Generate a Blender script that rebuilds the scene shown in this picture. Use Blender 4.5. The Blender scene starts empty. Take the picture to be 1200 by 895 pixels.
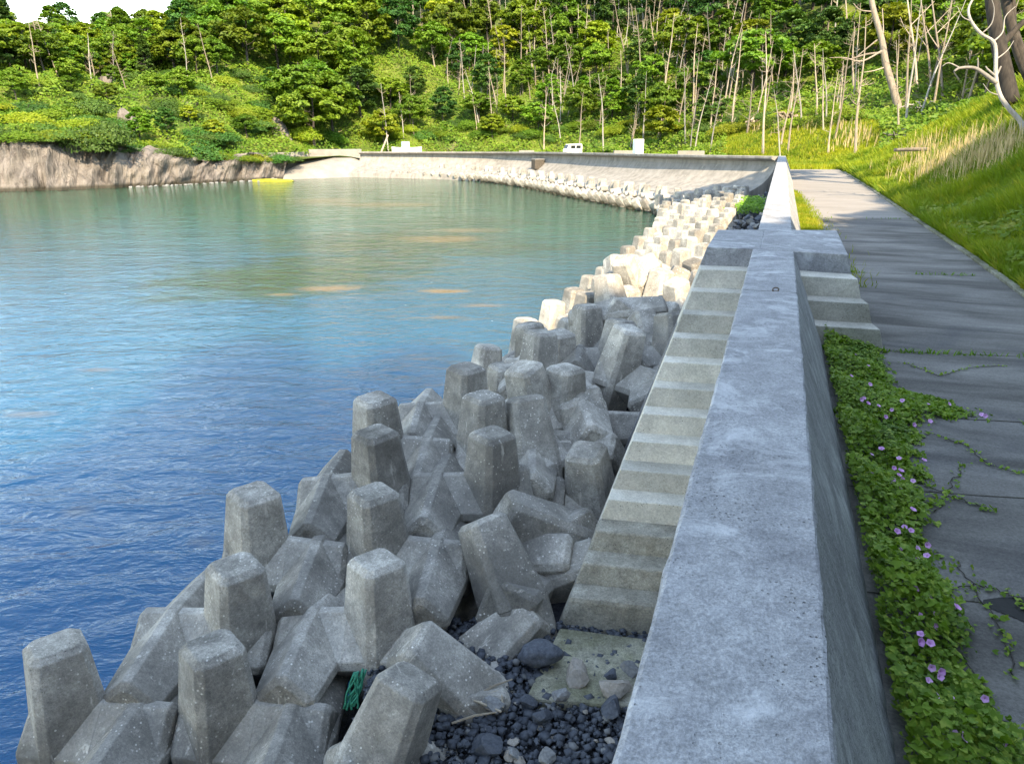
import bpy, bmesh, math, random
import numpy as np
from mathutils import Vector, Matrix, Euler
R = math.radians
random.seed(7); rng = np.random.default_rng(7)
scene = bpy.context.scene
COL = scene.collection

# ---------------------------------------------------------------- camera frame helpers
CAMZ = 6.5; TH = R(18.346); CT, ST = math.cos(TH), math.sin(TH)
def at(px, zc, z):
    """world point at photo column px, depth zc and height z"""
    y = (zc - (CAMZ - z) * ST) / CT
    return ((px - 600) / 870 * zc, y, z)
def pz(px, py, z):
    u = (px-600)/870; v = (447.5-py)/870
    d = (u, CT+v*ST, -ST+v*CT); t = (z-CAMZ)/d[2]
    return (d[0]*t, d[1]*t, z)

# ---------------------------------------------------------------- materials
def mat(name):
    m = bpy.data.materials.new(name); m.use_nodes = True
    nt = m.node_tree; nt.nodes.clear()
    return m, NT(nt)
class NT:
    def __init__(s, nt): s.nt = nt; s.N = nt.nodes; s.L = nt.links
    def n(s, t, **kw):
        o = s.N.new(t)
        for k, v in kw.items():
            if hasattr(o, k) and not k[0].isupper(): setattr(o, k, v)
            else: s.set(o, k, v)
        return o
    def set(s, o, k, v):
        i = o.inputs[int(k[1:])] if k[0] == 'i' and k[1:].isdigit() else o.inputs[k.replace('_', ' ')]
        if hasattr(v, 'is_output') or isinstance(v, bpy.types.NodeSocket): s.L.new(v, i)
        else: i.default_value = v
    def noise(s, vec, scale, detail=4, rough=.55, dist=0):
        o = s.n('ShaderNodeTexNoise', Scale=scale, Detail=detail, Roughness=rough, Distortion=dist)
        s.L.new(vec, o.inputs['Vector']); return o.outputs['Fac']
    def vor(s, vec, scale, out='Distance', feature='F1', rnd=1.0):
        o = s.n('ShaderNodeTexVoronoi', feature=feature, Scale=scale, Randomness=rnd)
        s.L.new(vec, o.inputs['Vector']); return o.outputs[out]
    def ramp(s, fac, stops, interp='LINEAR'):
        o = s.n('ShaderNodeValToRGB'); s.L.new(fac, o.inputs[0]); e = o.color_ramp.elements
        o.color_ramp.interpolation = interp
        while len(e) < len(stops): e.new(.5)
        for k, (p, c) in zip(e, stops):
            k.position = p; k.color = (c, c, c, 1) if isinstance(c, (int, float)) else (*c, 1)
        return o.outputs[0]
    def mix(s, f, a, b, mode='MIX'):
        o = s.n('ShaderNodeMix', data_type='RGBA', blend_type=mode)
        for i, v in ((0, f), (6, a), (7, b)):
            if isinstance(v, bpy.types.NodeSocket): s.L.new(v, o.inputs[i])
            elif i == 0: o.inputs[0].default_value = v
            else: o.inputs[i].default_value = (*v, 1)
        return o.outputs[2]
    def math(s, op, a, b=0.0, c=None):
        o = s.n('ShaderNodeMath', operation=op)
        for i, v in enumerate((a, b) if c is None else (a, b, c)):
            if isinstance(v, bpy.types.NodeSocket): s.L.new(v, o.inputs[i])
            else: o.inputs[i].default_value = v
        return o.outputs[0]
    def vmath(s, op, a, b):
        o = s.n('ShaderNodeVectorMath', operation=op)
        for i, v in enumerate((a, b)):
            if isinstance(v, bpy.types.NodeSocket): s.L.new(v, o.inputs[i])
            else: o.inputs[i].default_value = v
        return o.outputs[0]
    def out(s, sh): o = s.n('ShaderNodeOutputMaterial'); s.L.new(sh, o.inputs[0]); return o
    def bump(s, h, strength=.5, dist=.02, normal=None):
        o = s.n('ShaderNodeBump', Strength=strength, Distance=dist); s.L.new(h, o.inputs['Height'])
        if normal: s.L.new(normal, o.inputs['Normal'])
        return o.outputs[0]
    def pbr(s, col, rough=.85, normal=None, spec=.3):
        o = s.n('ShaderNodeBsdfPrincipled')
        for k, v in (('Base Color', col), ('Roughness', rough), ('Specular IOR Level', spec)):
            if isinstance(v, bpy.types.NodeSocket): s.L.new(v, o.inputs[k])
            else: o.inputs[k].default_value = (*v, 1) if k == 'Base Color' else v
        if normal: s.L.new(normal, o.inputs['Normal'])
        return o

def concrete(name, a, b, pit=.5, speck=0.0, stain=.5, scale=1.0, perobj=False, wet=False, pale=None, grain=.35, bs=.5, mottle=0):
    m, t = mat(name)
    tc = t.n('ShaderNodeTexCoord'); geo = t.n('ShaderNodeNewGeometry')
    vec = tc.outputs['Object']
    if perobj:
        oi = t.n('ShaderNodeObjectInfo')
        sc = t.n('ShaderNodeVectorMath', operation='SCALE'); sc.inputs[0].default_value = (37, 91, 53)
        t.L.new(oi.outputs['Random'], sc.inputs['Scale'])
        vec = t.vmath('ADD', vec, sc.outputs[0])
    base = t.mix(t.ramp(t.noise(vec, 1.6*scale, 5, .6), [(.33, 0), (.68, 1)]), a, b)
    big = t.noise(vec, .55*scale, 3, .6, .4)
    base = t.mix(t.math('MULTIPLY', t.ramp(big, [(.42, 0), (.62, 1)]), stain), base, tuple(x*.55 for x in a))
    fine = t.noise(vec, 38*scale, 3, .7)
    base = t.mix(grain, base, t.ramp(fine, [(.25, .12), (.75, .62)]), 'OVERLAY')
    g2 = t.noise(vec, 95*scale, 2, .8); base = t.mix(grain*.7, base, t.ramp(g2, [(.3, .2), (.7, .72)]), 'OVERLAY')
    if mottle:
        mo = t.noise(vec, 6.5*scale, 6, .75, .3); base = t.mix(mottle, base, t.ramp(mo, [(.34, .14), (.62, .68)]), 'OVERLAY')
    if pale:
        pn = t.noise(vec, 1.1*scale, 6, .7, .8)
        base = t.mix(t.math('MULTIPLY', t.ramp(pn, [(.52, 0), (.66, 1)]), .7), base, pale)
    # pits
    pv = t.vor(vec, 26*scale); pn2 = t.noise(vec, 2.3*scale, 2)
    pits = t.math('MULTIPLY', t.ramp(pv, [(.10, 1), (.2, 0)]), t.ramp(pn2, [(.5, 0), (.62, 1)]))
    base = t.mix(t.math('MULTIPLY', pits, pit), base, (.06, .055, .05))
    if speck:
        sv = t.vor(vec, 17*scale); sn = t.noise(vec, 1.9*scale, 4, .7)
        sp = t.math('MULTIPLY', t.ramp(sv, [(.14, 1), (.22, 0)]), t.ramp(sn, [(.48, 0), (.58, 1)]))
        base = t.mix(t.math('MULTIPLY', sp, speck), base, (.62, .60, .56))
        # bird-lime / lichen bleaching on the pointed ridges and tops
        up = t.n('ShaderNodeSeparateXYZ'); t.L.new(vec, up.inputs[0])
        st = t.noise(t.vmath('MULTIPLY', vec, (5.0, 5.0, .9)), 1.6, 4, .7)
        base = t.mix(t.math('MULTIPLY', t.ramp(st, [(.62, 0), (.70, 1)]), speck*.8), base, (.55, .52, .47))
        ed = t.ramp(geo.outputs['Pointiness'], [(.53, 0), (.60, 1)])
        base = t.mix(t.math('MULTIPLY', ed, .35), base, (.55, .53, .5))
    if perobj:
        oi2 = t.n('ShaderNodeObjectInfo')
        hs = t.n('ShaderNodeHueSaturation', Saturation=1.0)
        t.L.new(t.math('MULTIPLY_ADD', oi2.outputs['Random'], .45, .90), hs.inputs['Value']); t.L.new(base, hs.inputs['Color'])
        base = hs.outputs[0]
    if wet:
        sx = t.n('ShaderNodeSeparateXYZ'); t.L.new(geo.outputs['Position'], sx.inputs[0])
        hgt = t.math('ADD', sx.outputs['Z'], t.math('MULTIPLY', t.noise(geo.outputs['Position'], 1.5, 4, .6), 1.1))
        w = t.ramp(t.math('MULTIPLY', hgt, .5), [(.32, 1), (.55, 0)])
        base = t.mix(w, base, (.035, .034, .025))
    h = t.math('ADD', t.math('MULTIPLY', fine, .35), t.math('MULTIPLY', t.noise(vec, 7*scale, 5, .65), .8))
    h = t.math('SUBTRACT', h, t.math('MULTIPLY', pits, 1.2))
    p = t.pbr(base, .88, t.bump(h, bs, .02))
    t.out(p.outputs[0]); return m

M = {}
M['block'] = concrete('block_concrete', (.20, .185, .162), (.54, .51, .46), pit=.85, speck=.9, stain=.8, perobj=True, wet=True, bs=.55, grain=.72, mottle=.55)
M['wall'] = concrete('wall_concrete', (.30, .305, .325), (.43, .44, .46), pit=.5, stain=.3, scale=1.3, grain=.55, bs=.8, pale=(.56, .575, .60), mottle=.3)
M['step'] = concrete('step_concrete', (.48, .455, .395), (.60, .575, .515), pit=.9, stain=.35, grain=.45, bs=.5, perobj=True, mottle=.2)
M['slabmoss'] = concrete('mossy_concrete', (.22, .22, .13), (.47, .45, .38), pit=1.0, stain=.9, grain=.6, mottle=.6)
M['pale'] = concrete('pale_concrete', (.24, .225, .205), (.33, .31, .285), pit=.3, stain=.2, scale=.4)

M['stepdirty'] = concrete('dirty_step_concrete', (.34, .315, .26), (.50, .475, .41), pit=1.0, stain=.9, grain=.6, bs=.9, mottle=.4)
def m_farwall():
    m, t = mat('streaked_wall_concrete')
    geo = t.n('ShaderNodeNewGeometry'); pos = geo.outputs['Position']
    s = t.noise(t.vmath('MULTIPLY', pos, (1.6, 1.6, .12)), 1.0, 5, .65)
    c = t.mix(t.ramp(s, [(.35, 0), (.62, 1)]), (.165, .156, .143), (.27, .255, .235))
    s2 = t.noise(t.vmath('MULTIPLY', pos, (3.5, 3.5, .10)), 1.0, 3, .6)
    c = t.mix(t.ramp(s2, [(.64, 0), (.72, .65)]), c, (.42, .40, .37))
    n = t.noise(pos, .35, 5, .6); c = t.mix(t.math('MULTIPLY', t.ramp(n, [(.45, 0), (.65, 1)]), .35), c, (.30, .285, .27))
    t.out(t.pbr(c, .9, t.bump(t.noise(pos, 3, 5), .3, .03)).outputs[0]); return m
M['farwall'] = m_farwall()

def m_road():
    m, t = mat('worn_road_concrete')
    geo = t.n('ShaderNodeNewGeometry'); pos = geo.outputs['Position']
    rot = t.n('ShaderNodeMapping'); rot.inputs['Rotation'].default_value = (0, 0, R(20)); t.L.new(pos, rot.inputs[0]); v = rot.outputs[0]
    n1 = t.noise(t.vmath('MULTIPLY', v, (.35, 1.3, 1)), 1, 6, .62, .5)
    c = t.mix(t.ramp(n1, [(.36, 0), (.64, 1)]), (.095, .089, .083), (.25, .238, .222))
    n2 = t.noise(v, .55, 5, .6, .6); c = t.mix(t.math('MULTIPLY', t.ramp(n2, [(.52, 0), (.66, 1)]), .6), c, (.085, .085, .092))
    f = t.noise(pos, 55, 3, .7); c = t.mix(.6, c, t.ramp(f, [(.25, .15), (.75, .7)]), 'OVERLAY')
    # sunlight painted into the colour: slabs past the shade edge are paler
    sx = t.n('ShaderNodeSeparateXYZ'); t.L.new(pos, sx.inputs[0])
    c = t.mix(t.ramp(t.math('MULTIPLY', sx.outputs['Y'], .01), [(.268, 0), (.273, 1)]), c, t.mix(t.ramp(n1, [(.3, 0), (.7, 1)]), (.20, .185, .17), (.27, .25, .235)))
    cr = t.ramp(t.vor(t.vmath('ADD', pos, (3.3, 1.2, 0)), .33, 'Distance', 'DISTANCE_TO_EDGE'), [(0, 1), (.004, 0)])
    c = t.mix(t.math('MULTIPLY', cr, .0), c, (.03, .03, .03))
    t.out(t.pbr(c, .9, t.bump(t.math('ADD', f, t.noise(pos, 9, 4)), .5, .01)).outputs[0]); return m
M['road'] = m_road()

def simple(name, a, b, sc=4, rough=.8, bs=.3, bd=.02, spec=.3):
    m, t = mat(name); tc = t.n('ShaderNodeTexCoord'); v = tc.outputs['Object']
    oi = t.n('ShaderNodeObjectInfo')
    n = t.noise(v, sc, 5, .6); c = t.mix(t.ramp(n, [(.3, 0), (.7, 1)]), a, b)
    hs = t.n('ShaderNodeHueSaturation'); t.L.new(t.math('MULTIPLY_ADD', oi.outputs['Random'], .4, .8), hs.inputs['Value']); t.L.new(c, hs.inputs['Color'])
    t.out(t.pbr(hs.outputs[0], rough, t.bump(t.noise(v, sc*4, 4), bs, bd), spec).outputs[0]); return m
M['rock_dark'] = simple('dark_blue_grey_stone', (.035, .045, .062), (.10, .115, .14), 6, .6)
M['rock_mid'] = simple('grey_stone', (.12, .125, .13), (.24, .245, .25), 5, .7)
M['rock_tan'] = simple('tan_stone', (.20, .175, .15), (.34, .31, .28), 5, .8)
M['rubble'] = simple('dark_rubble', (.012, .015, .022), (.045, .05, .06), 9, .8, 1.0, .08)
M['soil'] = simple('dark_soil', (.03, .025, .018), (.07, .06, .04), 3)
M['rope'] = simple('green_rope_fibre', (.0, .20, .14), (.01, .32, .22), 20, .7)
M['net'] = simple('blue_float_plastic', (.0, .12, .22), (.0, .2, .33), 20, .5)
M['metal'] = simple('rusty_metal', (.10, .06, .04), (.22, .18, .15), 20, .6)
M['drift'] = simple('driftwood', (.30, .25, .19), (.45, .38, .30), 12, .9)
M['white'] = simple('white_paint', (.72, .74, .76), (.8, .81, .82), 2, .4)
M['blue'] = simple('pale_blue_paint', (.30, .45, .52), (.38, .52, .58), 2, .4)
M['glass'] = simple('dark_glass', (.01, .013, .015), (.02, .025, .03), 2, .1, 0, .01, .6)
M['tyre'] = simple('black_rubber', (.015, .015, .015), (.03, .03, .03), 5, .8)
M['algae'] = simple('yellow_green_algae', (.26, .27, .02), (.42, .40, .05), 2, .8)
M['hole'] = simple('dark_steel_box', (.07, .06, .05), (.13, .11, .09), 5, .8)

def m_bark(name, a, b):
    m, t = mat(name); tc = t.n('ShaderNodeTexCoord'); v = tc.outputs['Object']; oi = t.n('ShaderNodeObjectInfo')
    n = t.noise(t.vmath('MULTIPLY', v, (6, 6, 1)), 1.2, 5, .65)
    c = t.mix(t.ramp(n, [(.35, 0), (.65, 1)]), a, b)
    hs = t.n('ShaderNodeHueSaturation'); t.L.new(t.math('MULTIPLY_ADD', oi.outputs['Random'], .7, .6), hs.inputs['Value']); t.L.new(c, hs.inputs['Color'])
    t.out(t.pbr(hs.outputs[0], .9, t.bump(n, .5, .03)).outputs[0]); return m
M['bark'] = m_bark('brown_bark', (.035, .03, .028), (.085, .072, .062))
M['deadbark'] = m_bark('bleached_dead_wood', (.22, .175, .135), (.36, .30, .24))
M['whitebark'] = m_bark('grey_white_dead_wood', (.21, .195, .18), (.33, .31, .285))
M['twig'] = m_bark('dry_twigs', (.28, .21, .15), (.42, .34, .26))

def m_leaf(name, a, b, c, trans=.3, scale=.35, objvar=.35, perface=True):
    m, t = mat(name); geo = t.n('ShaderNodeNewGeometry'); oi = t.n('ShaderNodeObjectInfo')
    n = t.noise(geo.outputs['Position'], scale, 3, .6)
    col = t.mix(t.ramp(n, [(.35, 0), (.65, 1)]), a, b)
    if perface:
        n2 = t.noise(geo.outputs['Position'], scale*9, 2, .6)
        col = t.mix(t.ramp(n2, [(.52, 0), (.68, 1)]), col, c)
    hs = t.n('ShaderNodeHueSaturation')
    t.L.new(t.math('MULTIPLY_ADD', oi.outputs['Random'], objvar*2, 1.12-objvar), hs.inputs['Value'])
    rr = t.math('FRACT', t.math('MULTIPLY', oi.outputs['Random'], 7.31))
    t.L.new(t.math('MULTIPLY_ADD', rr, .05, .475), hs.inputs['Hue']); t.L.new(col, hs.inputs['Color']); col = hs.outputs[0]
    d = t.pbr(col, .55, spec=.25); tr = t.n('ShaderNodeBsdfTranslucent'); t.L.new(t.mix(1, col, (.9, 1.0, .5), 'MULTIPLY'), tr.inputs[0])
    mx = t.n('ShaderNodeMixShader'); mx.inputs[0].default_value = trans
    t.L.new(d.outputs[0], mx.inputs[1]); t.L.new(tr.outputs[0], mx.inputs[2]); t.out(mx.outputs[0]); return m
M['leaf'] = m_leaf('broad_leaves', (.060, .135, .012), (.115, .20, .018), (.17, .25, .03), .35)
M['leafdark'] = m_leaf('dark_leaves', (.022, .068, .013), (.045, .11, .018), (.08, .15, .03), .25)
M['leafyel'] = m_leaf('yellow_green_leaves', (.14, .22, .016), (.22, .28, .025), (.27, .30, .04), .4)
M['shrub'] = m_leaf('shrub_leaves', (.028, .085, .016), (.05, .125, .02), (.08, .16, .03), .25)
M['cover'] = m_leaf('undergrowth_leaves', (.075, .155, .016), (.15, .225, .022), (.22, .25, .045), .35, .12, 0)
M['vine'] = m_leaf('vine_leaves', (.06, .17, .02), (.15, .31, .035), (.30, .43, .08), .35, 2.5, 0)
M['grass'] = m_leaf('grass_blades', (.085, .19, .018), (.21, .29, .022), (.33, .34, .045), .4, .16, 0)
M['drygrass'] = m_leaf('dry_grass_stalks', (.36, .30, .15), (.46, .38, .20), (.5, .42, .24), .25, .5, 0)

def m_ground():
    m, t = mat('grassy_ground'); geo = t.n('ShaderNodeNewGeometry'); p = geo.outputs['Position']
    c = t.mix(t.ramp(t.noise(p, .12, 5, .6), [(.38, 0), (.62, 1)]), (.04, .075, .012), (.10, .13, .022))
    c = t.mix(t.math('MULTIPLY', t.ramp(t.noise(p, .3, 4, .6), [(.6, 0), (.7, 1)]), .5), c, (.28, .22, .14))
    t.out(t.pbr(c, .95, t.bump(t.noise(p, 3, 5), .6, .15)).outputs[0]); return m
M['ground'] = m_ground()

def m_cliff():
    m, t = mat('eroded_grey_rock'); geo = t.n('ShaderNodeNewGeometry'); p = geo.outputs['Position']
    w = t.noise(t.vmath('MULTIPLY', p, (1.0, 1.0, .35)), .8, 6, .65, .8)
    c = t.mix(t.ramp(w, [(.35, 0), (.6, 1)]), (.085, .076, .072), (.20, .178, .165))
    c = t.mix(t.math('MULTIPLY', t.ramp(t.noise(p, .22, 4), [(.5, 0), (.65, 1)]), .6), c, (.22, .195, .17))
    crk = t.noise(t.vmath('MULTIPLY', p, (1.6, 1.6, .5)), 1.1, 4, .6, 1.5)
    c = t.mix(t.ramp(crk, [(.60, 0), (.66, .8)]), c, (.09, .075, .07))
    sx = t.n('ShaderNodeSeparateXYZ'); t.L.new(p, sx.inputs[0])
    c = t.mix(t.ramp(sx.outputs['Z'], [(.25, 1), (.6, 0)]), c, (.05, .045, .035))
    t.out(t.pbr(c, .9, t.bump(t.math('ADD', w, crk), .9, .4)).outputs[0]); return m
M['cliff'] = m_cliff()

def m_water():
    m, t = mat('sea_water'); geo = t.n('ShaderNodeNewGeometry'); p = geo.outputs['Position']
    sx = t.n('ShaderNodeSeparateXYZ'); t.L.new(p, sx.inputs[0])
    # deep blue in front; far green paints in the hill's reflection besides the shallows
    depth = t.math('ADD', t.math('MULTIPLY', sx.outputs['Y'], .0105), t.math('MULTIPLY', sx.outputs['X'], .0035))
    depth = t.math('ADD', depth, t.math('MULTIPLY', t.noise(p, .05, 4, .6), .22))
    deep = t.ramp(depth, [(.10, (.0006, .090, .215)), (.30, (.0015, .078, .155)), (.48, (.006, .060, .085)), (.70, (.008, .075, .048)), (1.0, (.010, .068, .038))])
    # kelp beds
    def bed(cx, cy, rx, ry, rot=0):
        mp = t.n('ShaderNodeMapping', vector_type='TEXTURE'); mp.inputs['Location'].default_value = (cx, cy, 0)
        mp.inputs['Rotation'].default_value = (0, 0, rot); mp.inputs['Scale'].default_value = (rx, ry, 1e3); t.L.new(p, mp.inputs[0])
        l = t.n('ShaderNodeVectorMath', operation='LENGTH'); t.L.new(mp.outputs[0], l.inputs[0]); return l.outputs['Value']
    wn = t.noise(p, .45, 5, .65, .5)
    col = deep
    for (px, py, rx, ry, amt) in ((330, 325, 9, 7, 1), (470, 285, 12, 10, .95), (540, 262, 9, 8, .6), (420, 310, 7, 6, .8), (600, 290, 6, 6, .5), (250, 345, 5, 3, .5)):
        cx, cy, _ = pz(px, py, 0)
        k = t.math('ADD', bed(cx, cy, rx, ry), t.math('MULTIPLY', wn, 1.3))
        col = t.mix(t.math('MULTIPLY', t.ramp(t.math('MULTIPLY', k, .5), [(.5, 1), (.75, 0)]), amt), col, (.010, .038, .006))
    wn2 = t.math('ADD', t.math('MULTIPLY', t.noise(t.vmath('MULTIPLY', p, (.45, 1, 1)), 1.1, 5, .7, .8), .55), t.math('MULTIPLY', t.noise(t.vmath('MULTIPLY', p, (.35, 1, 1)), 4.5, 5, .8, .8), .45))
    for (px, py, rx, ry, amt) in ((385, 338, 2.8, 1.5, .8), (330, 345, 1.6, .7, .6), (520, 341, 2.4, 1.0, .9), (520, 280, 6, 4, .6), (545, 270, 6, 3, .5), (450, 240, 14, 6, .45), (380, 235, 8, 9, .4), (565, 358, 2.2, .8, .5), (520, 372, 1.6, .6, .4), (115, 433, 1.4, .5, .35), (30, 485, 1.5, .6, .3), (90, 600, .6, .5, .22), (235, 635, .5, .4, .2)):
        cx, cy, _ = pz(px, py, 0)
        k = t.math('ADD', bed(cx, cy, rx, ry), t.math('MULTIPLY', wn2, 1.6))
        col = t.mix(t.math('MULTIPLY', t.ramp(t.math('MULTIPLY', k, .5), [(.5, 1), (.68, 0)]), amt*.9), col, (.20, .115, .035))
    fo = t.math('MULTIPLY', t.ramp(t.vor(t.vmath('MULTIPLY', p, (1, 1, 0)), 1.3), [(.035, 1), (.05, 0)]), t.ramp(t.noise(p, .35, 2), [(.55, 0), (.6, 1)]))
    col = t.mix(t.math('MULTIPLY', fo, .7), col, (.7, .75, .8))
    v1 = t.vmath('MULTIPLY', p, (.55, 1.0, 1))
    h = t.math('ADD', t.math('MULTIPLY', t.noise(v1, 1.4, 4, .6, .6), 1.0), t.math('MULTIPLY', t.noise(v1, 4.5, 4, .6, .4), .35))
    h = t.math('ADD', h, t.math('MULTIPLY', t.noise(v1, .35, 3, .5), 1.6))
    pr = t.pbr(col, .06, t.bump(h, .55, .17), .36); pr.inputs['IOR'].default_value = 1.33; pr.inputs['Subsurface Weight'].default_value = 1.0; pr.inputs['Subsurface Radius'].default_value = (40, 50, 60); pr.inputs['Subsurface Scale'].default_value = 1.0
    t.out(pr.outputs[0]); return m
M['water'] = m_water()

# ---------------------------------------------------------------- object helpers
def link(o): COL.objects.link(o); return o
def newmesh(name, V, F, m, smooth=False, mats=None, fm=None):
    me = bpy.data.meshes.new(name)
    V = np.asarray(V, dtype=np.float32); 
    if isinstance(F, np.ndarray):
        k = F.shape[1]; nF = len(F)
        me.vertices.add(len(V)); me.vertices.foreach_set('co', V.ravel())
        me.loops.add(nF*k); me.loops.foreach_set('vertex_index', F.astype(np.int32).ravel())
        me.polygons.add(nF); me.polygons.foreach_set('loop_start', np.arange(0, nF*k, k, dtype=np.int32))
        me.update(calc_edges=True)
    else:
        me.from_pydata([tuple(map(float, v)) for v in V], [], F)
    for mm in (mats or [m]): me.materials.append(mm)
    if fm is not None: me.polygons.foreach_set('material_index', np.asarray(fm, dtype=np.int32))
    if smooth: me.polygons.foreach_set('use_smooth', np.ones(len(me.polygons), dtype=bool))
    me.update(); return me
def obj(name, me, parent=None, loc=(0, 0, 0), rot=(0, 0, 0), sc=1):
    o = bpy.data.objects.new(name, me); link(o); o.location = loc; o.rotation_euler = rot
    o.scale = (sc,)*3 if isinstance(sc, (int, float)) else sc
    if parent: o.parent = parent
    return o
def tag(o, label=None, cat=None, group=None, kind=None):
    if label: o['label'] = label
    if cat: o['category'] = cat
    if group: o['group'] = group
    if kind: o['kind'] = kind
    return o
def empty(name, loc=(0, 0, 0), rz=0): 
    o = obj(name, None, None, loc, (0, 0, rz)); o.empty_display_size = .3; return o

def tube(pts, rads, n=6, cap=True):
    V = []; F = []
    P = [Vector(p) for p in pts]; up = Vector((.13, .9, .2))
    for i, p in enumerate(P):
        d = (P[min(i+1, len(P)-1)] - P[max(i-1, 0)]).normalized()
        a = d.cross(up)
        if a.length < .1: a = d.cross(Vector((1, 0, 0)))
        a.normalize(); b = d.cross(a)
        for k in range(n):
            an = 2*math.pi*k/n; V.append(p + (a*math.cos(an)+b*math.sin(an))*rads[i])
    for i in range(len(P)-1):
        for k in range(n):
            k2 = (k+1) % n; F.append((i*n+k, i*n+k2, (i+1)*n+k2, (i+1)*n+k))
    if cap: F.append(tuple(range(n))[::-1]); F.append(tuple((len(P)-1)*n+k for k in range(n)))
    return [tuple(v) for v in V], F
class MB:
    def __init__(s): s.V = []; s.F = []
    def add(s, VF):
        V, F = VF; b = len(s.V); s.V += list(V); s.F += [tuple(i+b for i in f) for f in F]; return s
    def box(s, x0, x1, y0, y1, z0, z1):
        return s.add(([(x, y, z) for z in (z0, z1) for y in (y0, y1) for x in (x0, x1)],
                      [(0, 2, 3, 1), (4, 5, 7, 6), (0, 1, 5, 4), (2, 6, 7, 3), (0, 4, 6, 2), (1, 3, 7, 5)]))
    def prism(s, poly, z0, z1):
        n = len(poly)
        if sum(poly[i][0]*poly[(i+1)%n][1]-poly[(i+1)%n][0]*poly[i][1] for i in range(n)) < 0: poly = poly[::-1]
        V = [(p[0], p[1], z0) for p in poly]+[(p[0], p[1], z1) for p in poly]
        F = [tuple(range(n))[::-1], tuple(range(n, 2*n))]+[(i, (i+1) % n, n+(i+1) % n, n+i) for i in range(n)]
        return s.add((V, F))
    def mesh(s, name, m, bevel=0, seg=2, smooth=False, sub=0, jit=0):
        me = newmesh(name, s.V, s.F, m)
        if bevel or sub or jit:
            bm = bmesh.new(); bm.from_mesh(me)
            if bevel: bmesh.ops.bevel(bm, geom=list(bm.edges), offset=bevel, segments=seg, affect='EDGES', profile=.5)
            bm.to_mesh(me); bm.free()
        if smooth: me.polygons.foreach_set('use_smooth', np.ones(len(me.polygons), dtype=bool))
        return me

# ---------------------------------------------------------------- polyline maths
def polydist(P, pts, attr=None):
    P = np.asarray(P, float); pts = np.asarray(pts, float)[:, :2]
    best = np.full(len(P), 1e9); a = np.zeros(len(P)); near = np.zeros((len(P), 2))
    for i in range(len(pts)-1):
        A, B = pts[i], pts[i+1]; d = B-A; t = np.clip(((P-A) @ d)/(d @ d), 0, 1)
        q = A+t[:, None]*d; r = np.hypot(*(P-q).T); k = r < best
        best[k] = r[k]; near[k] = q[k]
        if attr is not None: a[k] = (attr[i]*(1-t)+attr[i+1]*t)[k]
    return best, a, near
def inside(P, poly):
    P = np.asarray(P, float); c = np.zeros(len(P), bool); n = len(poly)
    for i in range(n):
        x1, y1 = poly[i][:2]; x2, y2 = poly[(i+1) % n][:2]
        if y1 == y2: continue
        k = ((y1 > P[:, 1]) != (y2 > P[:, 1])) & (P[:, 0] < (x2-x1)*(P[:, 1]-y1)/(y2-y1)+x1); c ^= k
    return c

# ---------------------------------------------------------------- site geometry
def wallx(y): return .6+(y-1.65)*.3478 if y > -60 else 0        # centre line of the near wall
WTOP = 4.82; ROADZ = 3.70
NEARW = [(wallx(y), y) for y in (-17, -6, 2, 11, 14, 40, 67.3)]
FARW = [(wallx(67.3)-.1, 67.4, 4.80), (20.2, 72.5, 4.74), (16.9, 79, 4.68), (13.2, 89, 4.56), (9.2, 100, 4.42), (4.2, 111, 4.28), (-2, 119.5, 4.12), (-10, 125.5, 4.02), (-19, 129.5, 3.95), (-25.5, 131.5, 3.92)]
WATERL = [(-170, 66), (-90, 84), (-62, 93), (-54, 97.5), (-47, 106), (-40, 116), (-32, 117.5), (-24, 126), (-13.7, 124), (-5, 115), (2.2, 98), (7.9, 79), (10.8, 69), (9.9, 55), (5.5, 40), (2.2, 28), (.2, 20), (-2.2, 13.5), (-4.6, 9.5), (-6, 6.5), (-10, -6), (-14, -18)]
LAND = [(-170, 68, 6), (-90, 86.5, 6), (-63, 95.5, 5.9), (-54, 100, 6.2), (-46, 108.5, 3.2), (-39.5, 118.5, 2.6), (-34, 125, 2.9), (-29, 132, 3.3)] + [(x, y, z-1.16) for x, y, z in FARW[::-1]] + [(x, y, 3.66) for x, y in NEARW[::-1][1:]] + [(-12, -23, 3.5), (-35, -30, 3.5), (-85, -44, 3.5)]
LANDPOLY = [p[:2] for p in LAND] + [(-85, -300), (400, -300), (400, 500), (-400, 500), (-400, 60)]
# foot of the wooded hill: x, y, slope, limiting height
TOE = [(-170, 72, .7, 18), (-90, 90, .6, 20), (-63, 97, .55, 24), (-54, 102, .55, 26), (-46, 110, .55, 30), (-38, 121, .60, 36), (-30, 137, .74, 62), (-14, 143, .78, 66), (4, 139, .78, 66), (18, 126, .70, 66), (25, 110, .50, 60), (28, 95, .36, 54), (31, 83, .30, 50), (31.0, 74, .45, 40), (28.3, 65, .75, 34), (20.4, 42, .85, 34), (15.6, 28.8, .9, 34), (10.2, 14, .95, 40), (7.4, 6, 1.1, 55), (3.5, -5, 1.25, 65), (-1.5, -15, 1.3, 65), (-8, -23, 1.3, 62), (-35, -31, 1.1, 50), (-85, -46, 1.0, 45)]
TOEPOLY = [p[:2] for p in TOE] + [(-85, -300), (400, -300), (400, 500), (-400, 500), (-400, 74)]
def hnoise(x, y):
    return (np.sin(x*.11+1.3)*np.cos(y*.09+.4)*1.4+np.sin(x*.31+y*.23)*.5+np.sin(x*.73-y*.61+2)*.22)
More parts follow.
